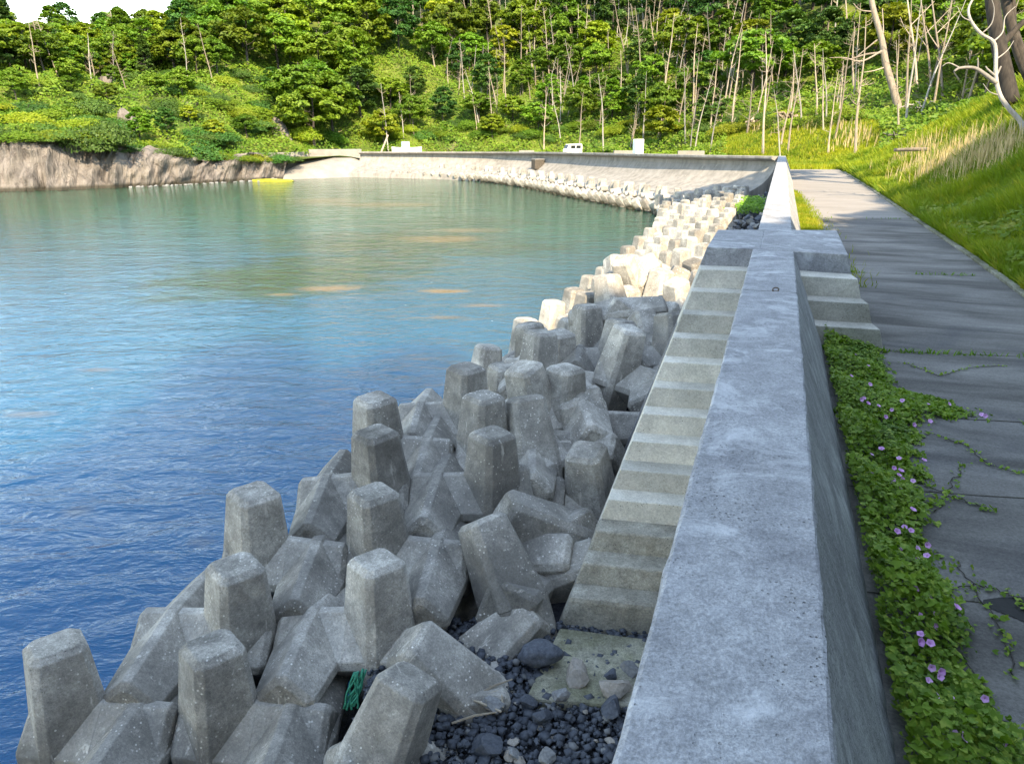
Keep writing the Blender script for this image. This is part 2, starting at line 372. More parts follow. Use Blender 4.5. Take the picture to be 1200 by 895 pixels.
def height(P):
    P = np.asarray(P, float)
    _, zb, _ = polydist(P, LAND, [p[2] for p in LAND])
    d, sl, _ = polydist(P, TOE, [p[2] for p in TOE]); _, H, _ = polydist(P, TOE, [p[3] for p in TOE])
    H = np.minimum(H, np.where(P[:, 1] > 60, np.interp(P[:, 0]/np.maximum(P[:, 1], 60), [-.50, -.42, -.34], [21, 24, 70]), 99))
    ins = inside(P, TOEPOLY); d = np.where(ins, d, 0)
    near = (P[:, 1] < 70) & (P[:, 0] > -20)
    sm = d*d/(d+1.2)                                      # soft foot
    h = H*(1-np.exp(-sl*sm/H)) + hnoise(P[:, 0], P[:, 1])*np.clip(d/14, 0, 1)
    return zb+h
def hz(x, y): return float(height([(x, y)])[0])

# ---------------------------------------------------------------- terrain
def build_terrain():
    xs = np.arange(-170, 150, 1.6); ys = np.arange(-110, 260, 1.6)
    X, Y = np.meshgrid(xs, ys); P = np.stack([X.ravel(), Y.ravel()], 1)
    d, _, near = polydist(P, LAND); ins = inside(P, LANDPOLY)
    snap = (~ins) & (d < 2.0); keep = ins | snap
    P[snap] = near[snap]
    Z = height(P); 
    nx, ny = len(xs), len(ys); idx = np.arange(nx*ny).reshape(ny, nx)
    q = np.stack([idx[:-1, :-1], idx[:-1, 1:], idx[1:, 1:], idx[1:, :-1]], -1).reshape(-1, 4)
    q = q[keep[q].all(1)]
    used = np.unique(q); mp = -np.ones(nx*ny, int); mp[used] = np.arange(len(used))
    V = np.column_stack([P, Z])[used]
    o = obj('hillside', newmesh('hillside', V, mp[q], M['ground'], True)); tag(o, kind='structure')
build_terrain()

# sea
sea = obj('sea', newmesh('sea', [(-1500, -1500, 0), (1500, -1500, 0), (1500, 1500, 0), (-1500, 1500, 0)], [(0, 1, 2, 3)], M['water'])); tag(sea, kind='structure')

# rubble bed between the water and the wall
def build_bed():
    n = 90; rows = []
    wl = np.array(WATERL[6:][::-1][:-1], float); seg = np.r_[0, np.cumsum(np.hypot(*np.diff(wl, axis=0).T))]
    s = np.linspace(0, seg[-1], n); A = np.column_stack([np.interp(s, seg, wl[:, 0]), np.interp(s, seg, wl[:, 1])])
    wc = np.array([(x, y) for x, y in NEARW]+[(x, y) for x, y, z in FARW], float)
    _, _, B = polydist(A, wc)
    V = []; F = []; k = 12
    for i in range(n):
        for j in range(k):
            f = j/(k-1); p = A[i]*(1-f)+B[i]*f; 
            z = -1.7+2.05*min(1, f*1.45)
            V.append((p[0]-2*(1-f), p[1], z+random.uniform(-.12, .12)))
    for i in range(n-1):
        for j in range(k-1): F.append((i*k+j, (i+1)*k+j, (i+1)*k+j+1, i*k+j+1))
    o = obj('rubble_ground', newmesh('rubble_ground', V, F, M['rubble'])); tag(o, kind='structure')
build_bed()

# rock cliff at the left
def build_cliff():
    wl = np.array([(-170, 66), (-90, 84), (-62, 93), (-54, 97.5), (-47, 106), (-40.5, 115), (-36, 119.5)], float)
    tl = np.array([(-170, 72, 10), (-90, 89, 8.5), (-63, 97, 6.9), (-54, 101.5, 5.4), (-46, 109.5, 4.0), (-39, 118.5, 3.4), (-35, 123, 3.2)], float)
    seg = np.r_[0, np.cumsum(np.hypot(*np.diff(wl, axis=0).T))]; n = 520; k = 26
    s = np.linspace(0, seg[-1], n); V = []; F = []
    A = np.column_stack([np.interp(s, seg, wl[:, i]) for i in range(2)]); B = np.column_stack([np.interp(s, seg, tl[:, i]) for i in range(3)])
    from mathutils import noise as mn
    for i in range(n):
        for j in range(k):
            f = j/(k-1); g = f*.75 if f < .8 else .6+(f-.8)*2
            bulge = mn.fractal(Vector((s[i]*.16, f*.7, 3)), .8, 2.1, 4)*1.6 + mn.noise(Vector((s[i]*.9, f*1.2, 1)))*.8+mn.noise(Vector((s[i]*2.3, f*3, 5)))*.3
            p = A[i]*(1-g)+B[i, :2]*g; top = B[i, 2]+mn.noise(Vector((s[i]*.13, 0, 9)))*1.2
            z = -1+(top+1)*f
            cr = max(0, mn.noise(Vector((s[i]*.55, 0, 4)))-.15)*2.2; z += mn.noise(Vector((s[i]*.8, 2, 9)))*.5*f
            V.append((p[0]+bulge*.35, p[1]-(bulge*1.3-cr)*(1 if f < .95 else .2), z))
    for i in range(n-1):
        for j in range(k-1): F.append((i*k+j, (i+1)*k+j, (i+1)*k+j+1, i*k+j+1))
    o = obj('rock_cliff', newmesh('rock_cliff', V, F, M['cliff'])); tag(o, kind='structure')
build_cliff()

# ---------------------------------------------------------------- near sea wall
def sweep(path, prof, m, name, parent, jit=0):
    """path: (x,y,ztop); prof: (u,z) with u to the land side; z absolute relative to ztop"""
    V = []; F = []; n = len(prof); P = np.array(path, float)
    for i in range(len(P)):
        a = P[max(i-1, 0), :2]; b = P[min(i+1, len(P)-1), :2]; d = (b-a)/np.hypot(*(b-a)); nr = np.array([d[1], -d[0]])
        for u, z in prof:
            q = P[i, :2]+nr*(u+random.gauss(0, jit)); V.append((q[0], q[1], P[i, 2]+z+random.gauss(0, jit)*(abs(u) < .31)*.6))
    for i in range(len(P)-1):
        for j in range(n):
            j2 = (j+1) % n; F.append((i*n+j, (i+1)*n+j, (i+1)*n+j2, i*n+j2))
    F.append(tuple(range(n))); F.append(tuple((len(P)-1)*n+j for j in range(n))[::-1])
    return obj(name, newmesh(name, V, F, m), parent)
def pathseg(y0, y1, n):
    from mathutils import noise as mn
    return [(wallx(y), y, WTOP) for y in np.linspace(y0, y1, n)]
PROF = [(-.285, 0), (-.14, 0), (0, 0), (.14, 0), (.285, 0), (.297, -.006), (.305, -.02), (.82, -1.2), (.82, -1.9), (.5, -6), (-.9, -6), (-.55, -2.2), (-.36, -.6), (-.303, -.02), (-.297, -.006)]
wall = empty('sea_wall', (0, 0, 0))
tag(wall, 'long low grey concrete sea wall running away from the viewer between blocks and road', 'sea wall')
ys = [(-22, 8.34), (8.36, 11.62), (11.63, 14.1), (14.11, 26.8), (26.81, 40), (40.01, 53.5), (53.51, 67.3)]
for a, b in ys: sweep(pathseg(a, b, max(8, int((b-a)*8))), PROF, M['wall'], 'wall_section', wall, .003)
# far curved wall with a wave-return lip
FPROF = [(-.32, 0), (.32, 0), (.34, -.03), (.7, -1.2), (.7, -5.5), (-5.6, -5.5), (-4.8, -3.3), (-3.0, -2.72), (-2.0, -2.3), (-1.35, -1.85), (-.80, -1.3), (-.50, -.8), (-.46, -.45), (-1.12, -.22), (-1.15, -.18), (-1.15, -.03), (-1.12, 0)]
def smoothpath(P, n):
    P = np.array(P, float); s = np.r_[0, np.cumsum(np.hypot(*np.diff(P[:, :2], axis=0).T))]; t = np.linspace(0, s[-1], n)
    Q = np.column_stack([np.interp(t, s, P[:, i]) for i in range(3)])
    for _ in range(6): Q[1:-1] = (Q[:-2]+Q[1:-1]*2+Q[2:])/4
    return Q
# walked away from the corner so that +u is the land side
FW = smoothpath(FARW, 61)
fwall = empty('curved_sea_wall'); tag(fwall, 'tall pale curved sea wall with overhanging lip at the head of the bay', 'sea wall')
for i in range(0, 60, 6):
    seg = FW[i:i+7].copy()
    if i+7 < 61: 
        d = seg[-1]-seg[-2]; seg[-1] -= d*.012
    sweep([tuple(p) for p in seg], FPROF, M['farwall'], 'wall_section', fwall)

# outlet box on the far wall
def along(P, q):  # index nearest pixel
    return P[q]
k = int(np.argmin(np.abs((FW[:, 0]/(FW[:, 1]*CT+2*ST))*870+600-642))); c = FW[k]; dd = FW[k+1]-FW[k-1]; dd /= np.linalg.norm(dd)
ob = empty('outlet_box', (c[0]-dd[1]*1.5, c[1]+dd[0]*1.5, c[2]-2.6), math.atan2(dd[1], dd[0])); tag(ob, 'small square steel outlet box hanging on the curved wall', 'outlet box')
b = MB(); b.prism([(-.55, -.5), (.55, -.5), (.55, 1.0), (-.55, 1.0)], .35, 1.6); b.prism([(-.25, -.45), (.25, -.45), (.25, .8), (-.25, .8)], -.2, .34); obj('box_body', b.mesh('box_body', M['hole'], .03, 1), ob)
b = MB(); b.prism([(-.62, -.58), (.62, -.58), (.62, 1.0), (-.62, 1.0)], 1.605, 1.70); obj('lid', b.mesh('lid', M['pale'], .02, 1), ob)

# ---------------------------------------------------------------- steps over the wall
st = empty('access_steps', (4.0, 12.8, 0)); tag(st, 'pale concrete steps climbing from the shore over the wall top and down to the road', 'steps')
def spart(name, poly, z0, z1, m, bev=.012, bat=()):
    mb = MB().prism([(p[0]-4.0, p[1]-12.8) for p in poly], z0, z1); n_ = len(poly); top = mb.V[n_:]
    for (i, dx, dy) in bat:      # battered outer side: these corners spread towards the bottom
        q = (poly[i][0]-4.0, poly[i][1]-12.8)
        for k_ in range(n_):
            if abs(mb.V[k_][0]-q[0])+abs(mb.V[k_][1]-q[1]) < 1e-6: mb.V[k_] = (q[0]+dx*(z1-z0), q[1]+dy*(z1-z0), z0)
    return obj(name, mb.mesh(name, m, bev, 2), st)
# landing slabs, one each side of the wall, 6 mm above the wall top
spart('landing', [(3.09, 11.83), (3.87, 11.63), (4.73, 14.1), (3.86, 14.1)], -.5, WTOP+.006, M['wall'], .012, ((0, -.33, 0), (3, -.33, .0)))
spart('landing', [(3.875, 11.63), (4.98, 11.03), (6.06, 14.05), (4.74, 14.1)], ROADZ-.3, WTOP+.006, M['wall'], .012, ((1, .30, 0), (2, .30, 0)))
sx0, sy0, sx1, sy1 = 2.91, 11.45, .70, 7.75
for n in range(1, 14):
    f = (n-1)/12; lx, ly = sx0+(sx1-sx0)*f, sy0+(sy1-sy0)*f
    f2 = (n-2)/12; bx, by = (sx0+(sx1-sx0)*f2, sy0+(sy1-sy0)*f2) if n > 1 else (3.09, 11.83)
    if n == 1: bx, by = 3.095, 11.835
    z = WTOP-.28*n
    rx = wallx(ly)+.1; ry = ly-.2*(rx-lx); rx2 = wallx(by)+.1; ry2 = by-.2*(rx2-bx)
    spart('step', [(lx, ly), (rx, ry), (rx2, ry2+.05), (bx-.092, by+.03)], z-.9, z, M['step' if n < 11 else 'stepdirty'], .055 if n == 13 else (.028 if n > 10 else .014), ((0, -.33, 0), (3, -.33, 0)))
for n, (x, y) in enumerate([(4.985, 10.62), (5.01, 10.24), (5.045, 9.88)], 1):
    z = WTOP-.28*n; by = [11.05, 10.62, 10.24][n-1]; bx = [4.98, 4.985, 5.01][n-1]
    spart('step', [(x, y), (wallx(y), y+.45), (wallx(by), by+.55), (bx+.09, by+.02)], ROADZ-.4, z, M['step'], .012, ((0, .30, 0), (3, .30, 0)))
# foot slab with moss
spart('foot_slab', [(.58, 7.62), (2.6, 7.2), (2.3, 6.2), (.14, 6.42)], .2, .84, M['slabmoss'], .03)
# joint eye bolt
eb = MB().add(tube([(wallx(8.35)+.07+.035*math.cos(a), 8.35+.0, WTOP+.018+.022*math.sin(a)) for a in np.linspace(0, 6.28, 13)], [.008]*13, 6))
o = obj('lifting_ring', eb.mesh('lifting_ring', M['metal'])); tag(o, 'small rusty lifting ring at the joint on the wall top', 'lifting ring')

# ---------------------------------------------------------------- road
def kerbx(y): 
    return float(np.interp(y, [-22, -5, 13.2, 18.5, 28.8, 42, 65, 68.4], [-3.5, 3.0, 9.27, 11.25, 14.91, 19.67, 27.7, 28.9]))
V = []; F = []; yy = list(np.arange(-19, 68.5, 1.5))+[68.4]
for i, y in enumerate(yy):
    V += [(wallx(y)+.45, y, ROADZ), (kerbx(y), y-.0, ROADZ)]
    if i: F.append((2*i-2, 2*i-1, 2*i+1, 2*i))
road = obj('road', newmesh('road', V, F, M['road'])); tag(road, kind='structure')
b = MB()
for yj, w in ((27.24, .03), (16.08, .02), (9.95, .018), (7.45, .022), (5.68, .015), (4.15, .015), (40, .03), (54, .03)):
    x0, x1 = wallx(yj)+.7, kerbx(yj)-.02; m = 14; pts = []
    for i in range(m+1):
        x = x0+(x1-x0)*i/m; pts.append((x, yj-.17*(x-x0)+random.uniform(-.006, .006)))
    for i in range(m):
        w2 = w*random.uniform(.5, 1.2); (xa, ya), (xb, yb) = pts[i], pts[i+1]
        b.add(([(xa, ya-w2/2, ROADZ+.004), (xb, yb-w2/2, ROADZ+.004), (xb, yb+w2/2, ROADZ+.004), (xa, ya+w2/2, ROADZ+.004)], [(0, 1, 2, 3)]))
obj('joint', b.mesh('joint', M['soil']), road)
# patch of tar at the lower right
pp = pz(1215, 715, ROADZ); poly = [(pp[0]+.27*math.cos(a)*(1+.25*math.sin(3*a)), pp[1]+.17*math.sin(a)*(1+.2*math.cos(2*a)), ROADZ+.005) for a in np.linspace(0, 6.1, 18)]
obj('tar_patch', newmesh('tar_patch', poly, [tuple(range(18))], M['tyre']), road)
# kerb and gutter
kb = empty('roadside_kerb'); tag(kb, 'weathered low concrete kerb along the right side of the road at the grass slope', 'kerb')
yk = list(np.arange(-6, 66, 2.0))
for i in range(len(yk)-1):
    y0, y1 = yk[i], yk[i+1]-.012; j = random.uniform(-.01, .01)
    p = [(kerbx(y0)+.0+j, y0), (kerbx(y1)+j, y1), (kerbx(y1)+.13+j, y1-.04), (kerbx(y0)+.13+j, y0-.04)]
    if i < 34: obj('kerb_stone', MB().prism(p, ROADZ-.2, ROADZ+.055+j).mesh('kerb_stone', M['slabmoss'], .01, 1), kb)

# ---------------------------------------------------------------- six-legged concrete blocks
def block_mesh(name, seed=0):
    r = random.Random(seed); mb = MB()
    def leg(o, axis, L, c0, c1, e=.06):
        ax = Vector(axis); 
        if abs(ax.x) > .5: u, v = Vector((0, 1, 0)), Vector((0, 0, 1))
        elif abs(ax.y) > .5: u, v = Vector((1, 0, 0)), Vector((0, 0, 1))
        else: u, v = Vector((1, 0, 0)), Vector((0, 1, 0))
        V = []; F = []; o = Vector(o)
        rings = [(0, c0, .06), (L-e, c0+(c1-c0)*(L-e)/L, .052), (L, c1-.08, .035)]
        for (t, c, k) in rings:
            c = c+k*.15
            for (a, b2) in ((c, 0), (0, c), (-c, 0), (0, -c)):
                if b2 == 0: pp = [(a-math.copysign(k, a), -math.copysign(k, a)), (a-math.copysign(k, a), math.copysign(k, a))]
                else: pp = [(math.copysign(k, b2), b2-math.copysign(k, b2)), (-math.copysign(k, b2), b2-math.copysign(k, b2))]
                for (p, q) in pp: V.append(o+ax*t+u*p+v*q)
        for i in range(2):
            for j in range(8):
                j2 = (j+1) % 8; F.append((i*8+j, i*8+j2, i*8+8+j2, i*8+8+j))
        F.append(tuple(range(8))[::-1]); F.append(tuple(range(16, 24)))
        mb.add(([tuple(x) for x in V], F))
    s = .39; c0 = .505
    leg((s, 0, 0), (0, 0, 1), 1.12, c0, .365); leg((s, 0, 0), (0, 0, -1), 1.12, c0, .365)
    leg((-s, 0, 0), (0, 1, 0), 1.12, c0, .365); leg((-s, 0, 0), (0, -1, 0), 1.12, c0, .365)
    leg((-.05, 0, 0), (1, 0, 0), .85, c0+.004, .44); leg((.05, 0, 0), (-1, 0, 0), .85, c0+.003, .44)
    me = mb.mesh(name, M['block'])
    bm = bmesh.new(); bm.from_mesh(me); bmesh.ops.recalc_face_normals(bm, faces=bm.faces)
    sharp = [e for e in bm.edges if e.calc_face_angle(0) > .35]
    bmesh.ops.bevel(bm, geom=sharp, offset=.009, segments=1, affect='EDGES')
    bm.to_mesh(me); bm.free(); return me
BM = block_mesh('concrete_block')
NB = [0]
def block(loc, rot, label, group, sc=1.0):
    o = obj('concrete_block', BM, None, loc, tuple(R(a) for a in rot), sc); NB[0] += 1
    tag(o, label, 'concrete block', group); return o
G1 = 'six-legged concrete blocks laid in rows beside the water'
G2 = 'tumbled six-legged concrete blocks beside the steps'
G3 = 'sunlit six-legged concrete blocks beyond the steps'
G4 = 'six-legged concrete blocks at the foot of the curved wall'
ordn = ['first', 'second', 'third', 'fourth', 'fifth', 'sixth', 'seventh', 'eighth', 'ninth']
rows = [
 (7.9, .45, [(128, 'VX'), (303, 'VX')]),
 (8.8, .80, [(246, 'XV'), (408, 'XV')]),
 (9.75, 1.12, [(338, 'VX'), (480, 'VX')]),
 (10.8, 1.45, [(418, 'XV'), (545, 'XV')]),
 (11.8, 1.58, [(474, 'VX'), (594, 'VX')]),
 (12.9, 1.70, [(520, 'XV'), (632, 'XV')]),
]
for i, (zc, z, L) in enumerate(rows):
    for j, (px, ty) in enumerate(L):
        yaw = (0 if ty == 'XV' else 180)+random.uniform(-4, 4)-2
        block(at(px, zc, z), (random.uniform(-4, 4), random.uniform(-4, 4), yaw),
              'speckled block %s the water in the %s block row from the viewer' % (['next to', 'one place inland from'][j], ordn[i]), G1)
# irregular blocks close to the foot of the steps: px, zc, z, rotation, label
near = [
 (610, 9.6, .85, (62, 20, 75), 'big upturned concrete block just left of the lowest steps'),
 (648, 10.6, .95, (40, 35, 130), 'dark stained concrete block lying between the upturned block and the lowest steps'),
 (553, 8.5, .45, (50, 15, 100), 'tilted concrete block left of the dark round boulder'),
 (478, 7.3, .45, (85, 25, 20), 'concrete block with a green rope caught behind its upper leg'),
 (500, 6.5, -.35, (30, 40, 60), 'low concrete block at the lower edge beside the dark gravel'),
 (400, 6.9, .15, (60, 10, 100), 'concrete block whose rounded leg tip shows in front of the second row'),
 (640, 12.0, 1.5, (75, 10, 60), 'concrete block with a crossed face beside the middle steps'),
 (528, 6.35, -.25, (25, 30, 140), 'concrete block rising from the lower edge left of the gravel'),
 (668, 11.4, .95, (8, -12, 20), 'shadowed concrete block wedged low beside the middle steps'),
 (592, 10.5, .95, (-10, 12, 70), 'concrete block half buried behind the big upturned block'),
 (690, 13.2, 1.3, (12, 8, 250), 'upright concrete block nearest the middle steps'),
 (655, 12.8, 1.9, (-8, 14, 185), 'high upright concrete block inland of the sixth row'),
 (200, 6.6, -.35, (10, 5, 10), 'concrete block mostly below the lower edge in the water'),
 (60, 6.7, -.6, (5, 10, 200), 'leftmost concrete block low in the water at the lower edge'),
]
for px, zc, z, r_, lab in near: block(at(px, zc, z), r_, lab, G2)
# belt beyond: rows that follow the shore
SL = [(13.9, -1.6), (16.5, -1.0), (19, 0.0), (22, 1.2), (26, 2.6), (30, 3.8), (36, 5.6), (44, 8.2), (54, 10.4), (62, 12.2)]      # seaward edge: y, x
def sea_x(y): return float(np.interp(y, [p[0] for p in SL], [p[1] for p in SL]))
def lee_x(y): return wallx(y)-float(np.interp(y, [8, 12, 15, 19, 30, 66], [2.7, 2.2, 1.85, 2.1, 2.5, 2.8]))
y = 14.6; rowi = 0
while y < 66:
    xs_, xl = sea_x(y), lee_x(y); w = xl-xs_; n = max(2, int(round(w/(1.36 if y < 26 else 1.5)))); dy = 0
    for j in range(n):
        f = (j+.5)/n; x = xs_+w*f; yy_ = y-.18*(x-xs_)+random.uniform(-.15, .15)
        chaos = (.5 if f < .72 else 1.2) if y < 26 else .28
        zz = (.55+1.15*min(1, f*1.5)) if y < 26 else (.45+1.0*min(1, f*1.4))
        if y < 26 and f > .3 and f < .8: zz += .2
        yaw = -14+(0 if (rowi % 2) else 180)+random.uniform(-12, 12)*chaos
        rx = random.uniform(-14, 14)*chaos; ry = random.uniform(-14, 14)*chaos
        if y < 26 and random.random() < (.03 if f < .72 else .4): rx, ry, yaw = random.uniform(30, 70), random.uniform(-30, 30), random.uniform(0, 360)
        zz += random.uniform(-.15, .15)*chaos
        if y < 26:
            lab = 'weathered concrete block in the shaded pile left of the %s steps' % ('upper' if y > 18 else 'middle') if f > .5 else 'weathered concrete block in the shaded pile on its seaward side'
        else: lab = 'pale sunlit concrete block on the long belt between the bay and the straight wall' if f > .3 else 'pale sunlit concrete block on the water side of the long belt'
        block((x, yy_, zz), (rx, ry, yaw), lab, G2 if y < 26 else G3)
    y += 1.06 if y < 26 else 1.55; rowi += 1
# a second layer on the shaded pile
for i in range(3):
    y = random.uniform(15.5, 23); f = random.uniform(.3, .7); x = sea_x(y)*(1-f)+lee_x(y)*f
    block((x, y, 2.35+random.uniform(-.2, .15)), (random.uniform(-35, 35), random.uniform(-35, 35), random.uniform(0, 360)), 'weathered concrete block perched on top of the shaded pile', G2)
# foot of the curved wall: two rows
wl = np.array([(13.2, 66.5), (11.6, 71), (9.2, 78), (6, 88), (3.4, 97), (-.4, 107), (-4.2, 114.5), (-9, 119.8), (-14.5, 123.5), (-20, 126.6), (-25, 128.6)], float)
sg = np.r_[0, np.cumsum(np.hypot(*np.diff(wl, axis=0).T))]
for row, (off, z, pitch, lab) in enumerate(((0.0, .35, 1.62, 'pale concrete block at the water line below the curved wall'), (1.9, 1.0, 1.62, 'pale concrete block in the upper row against the curved wall'))):
    s = .3+row*.8
    while s < sg[-1]:
        p = np.array([np.interp(s, sg, wl[:, 0]), np.interp(s, sg, wl[:, 1])]); q = np.array([np.interp(s+.5, sg, wl[:, 0]), np.interp(s+.5, sg, wl[:, 1])])
        d = (q-p)/np.hypot(*(q-p)); nr = np.array([d[1], -d[0]]); c = p+nr*off; yaw = math.degrees(math.atan2(d[1], d[0]))
        if row == 0: rr = (random.uniform(-5, 5), 38+random.uniform(-6, 6), yaw+90)
        else: rr = (random.uniform(-5, 5), random.uniform(-5, 5), yaw+(0 if int(s/1.62) % 2 else 180))
        block((c[0], c[1], z), rr, lab, G4)
        s += pitch
print('BLOCKS', NB[0])

# ---------------------------------------------------------------- rocks
from mathutils import noise as mnoise
def rock_mesh(name, m, seed, ang=.5, flat=(1, 1, 1), sub=3):
    bm = bmesh.new(); bmesh.ops.create_icosphere(bm, subdivisions=sub, radius=1)
    r = random.Random(seed); planes = []
    for _ in range(9):
        n = Vector((r.uniform(-1, 1), r.uniform(-1, 1), r.uniform(-1, 1))).normalized(); planes.append((n, r.uniform(.38, .72)))
    for v in bm.verts:
        for n, d in planes:
            k = v.co.dot(n)
            if k > d: v.co -= n*(k-d)*ang*1.9
        v.co *= 1+mnoise.noise(v.co*1.7+Vector((seed, 0, 0)))*.18
        v.co.x *= flat[0]; v.co.y *= flat[1]; v.co.z *= flat[2]
    me = bpy.data.meshes.new(name); bm.to_mesh(me); bm.free(); me.materials.append(m); return me
RD = [rock_mesh('dark_stone', M['rock_dark'], s, .5, (1, .8, .6), 2) for s in range(4)]
RM = [rock_mesh('grey_stone', M['rock_mid'], s+10, .52, (1, .8, .55), 2) for s in range(4)]
RT = [rock_mesh('tan_stone', M['rock_tan'], s+20, .5, (1, .8, .6), 2) for s in range(3)]
def stone(px, py, z, r, kind, label, name='stone', rot=None, cat='stone', grp=None):
    me = {'d': RD, 'm': RM, 't': RT}[kind]; me = me[random.randrange(len(me))]
    x, y, _ = pz(px, py, z); rot = rot or (random.uniform(-.4, .4), random.uniform(-.4, .4), random.uniform(0, 6.28))
    o = obj(name, me, None, (x, y, z), rot, r); tag(o, label, cat, grp); return o
rb = rock_mesh('boulder', M['rock_dark'], 77, .1, (1.25, .8, .6), 4); rb.polygons.foreach_set('use_smooth', np.ones(len(rb.polygons), bool))
x, y, _ = pz(632, 765, 1.0); o = obj('boulder', rb, None, (x, y, 1.0), (0, 0, .1), .22); tag(o, 'smooth dark boulder left of the mossy foot slab', 'boulder')
GS = 'loose stones around the foot slab'
stone(742, 785, .98, .17, 'm', 'blue-grey pointed stone at the right side of the mossy slab', grp=GS)
stone(675, 790, .92, .20, 't', 'large flat brownish stone at the lower edge of the mossy slab', grp=GS)
stone(722, 805, .92, .20, 't', 'tan flat stone right of the large brownish stone', grp=GS)
stone(715, 828, .92, .17, 'd', 'dark squarish stone just below the tan flat stone', grp=GS)
stone(655, 812, .95, .15, 'm', 'pale grey slab of stone tilted on the dark gravel', grp=GS)
stone(582, 826, .90, .18, 'm', 'flat grey angular stone beside the tilted concrete block', grp=GS)
stone(620, 822, .85, .15, 'd', 'dark wedge-shaped stone in the gravel', grp=GS)
stone(570, 872, .85, .22, 'd', 'large dark stone at the left edge of the gravel', grp=GS)
stone(635, 840, .88, .13, 'd', 'dark pointed stone in the middle of the gravel', grp=GS)
stone(600, 880, .85, .11, 'm', 'grey rounded stone low in the gravel', grp=GS)
stone(640, 888, .88, .13, 'm', 'grey flat stone at the lower edge of the gravel', grp=GS)
stone(718, 790, .92, .11, 'd', 'small dark stone beside the wall foot', grp=GS)
for i in range(70):   # smaller countable stones
    px, py = random.uniform(560, 745), random.uniform(800, 893)
    if px > 735-.3*(py-800): continue
    stone(px, py, .78+random.uniform(0, .05), random.uniform(.03, .085), random.choice('dddddmmt'), 'small angular stone in the dark gravel below the steps', grp='small stones in the gravel')
# gravel as stuff
def scatter_tris(n, fn, base):
    pass
gv = []; gf = []
bmr = bpy.data.meshes.new('tmp'); 
rv = np.array([v.co[:] for v in rock_mesh('g', M['rock_dark'], 5, .5, (1, .8, .6), 1).vertices]); rfm = rock_mesh('g', M['rock_dark'], 5, .5, (1, .8, .6), 1); rf = np.array([p.vertices[:] for p in rfm.polygons])
rv = np.array([(x*random.uniform(.6, 1.1), y*random.uniform(.5, 1), z*random.uniform(.45, .8)) for z in (-1, 1) for y in (-1, 1) for x in (-1, 1)]+[(0, 0, .95)]); rf = np.array([(0, 2, 3), (0, 3, 1), (4, 5, 8), (5, 7, 8), (7, 6, 8), (6, 4, 8), (0, 1, 5), (0, 5, 4), (2, 6, 7), (2, 7, 3), (0, 4, 6), (0, 6, 2), (1, 3, 7), (1, 7, 5)])
N = 11000; cx = rng.uniform(-1.6, 2.3, N); cy = rng.uniform(3.2, 7.8, N); s = .012+.055*rng.random(N)**2.2
an = rng.uniform(0, 6.28, N); ca, sa = np.cos(an), np.sin(an)
q = (rv[None]*rng.uniform(.6, 1.25, (N, len(rv), 3)))*s[:, None, None]*.85; qx = q[..., 0]*ca[:, None]-q[..., 1]*sa[:, None]+cx[:, None]; qy = q[..., 0]*sa[:, None]+q[..., 1]*ca[:, None]+cy[:, None]
qz = q[..., 2]+.765+rng.uniform(-.03, .05, N)[:, None]
Vg = np.stack([qx, qy, qz], -1).reshape(-1, 3); Fg = (rf[None]+(np.arange(N)*len(rv))[:, None, None]).reshape(-1, 3)
o = obj('gravel', newmesh('gravel', Vg, Fg, M['rock_dark'], mats=[M['rock_dark'], M['rock_mid']], fm=np.repeat((rng.random(N) < .10).astype(int), len(rf)))); tag(o, 'dark blue-black gravel in the corner between blocks and wall', 'gravel', kind='stuff')
gp = [(-2.2, 3.0, .70), (2.2, 3.0, .72), (2.9, 8.2, .74), (.2, 8.6, .72)]
o = obj('gravel_bed', newmesh('gravel_bed', gp, [(0, 1, 2, 3)], M['rubble'])); tag(o, kind='structure')
# stones in the gap between blocks and steps
for i in range(60):
    yv = random.uniform(8.2, 16.5); lx = np.interp(yv, [7.75, 11.45, 14], [.7, 2.91, 3.8]); x = lx-random.uniform(.12, .75)
    z = .8+max(0, (yv-9)*.09)+random.uniform(-.1, .15)
    o = obj('stone', random.choice(RD+RM+RD), None, (x, yv, z), (random.uniform(-1, 1), random.uniform(-1, 1), random.uniform(0, 6)), random.uniform(.09, .22)); tag(o, 'dark stone wedged in the gap between the steps and the block pile', 'stone', 'stones in the gap beside the steps')
# riprap between belt and straight wall beyond the landing
for i in range(230):
    yv = 14.6+(random.random()**1.3)*48; f = random.random(); x = wallx(yv)-.75-f*np.interp(yv, [14, 20, 66], [1.2, 1.8, 2.6]); z = 1.75+f*(-.35)+random.uniform(0, .35)
    k = random.choice('ddmmdt'); o = obj('boulder', random.choice({'d': RD, 'm': RM, 't': RT}[k]), None, (x, yv, z), (random.uniform(-1, 1), random.uniform(-1, 1), random.uniform(0, 6)), random.uniform(.18, .42)); tag(o, 'angular boulder in the shaded strip between the straight wall and the blocks', 'boulder', 'boulders along the straight wall')
# beach stones below cliff
for i in range(40):
    f = i/39; x = -50+15*f+random.uniform(-.4, .4); yv = np.interp(x, [-50, -47, -40, -34], [102, 105.4, 115, 116.8])-random.uniform(.2, 1.2)
    o = obj('boulder', random.choice(RM), None, (x, yv, -.02), (0, 0, random.uniform(0, 6)), random.uniform(.25, .55)); tag(o, 'small grey boulder in the line at the foot of the rock cliff', 'boulder', 'boulders along the cliff foot')

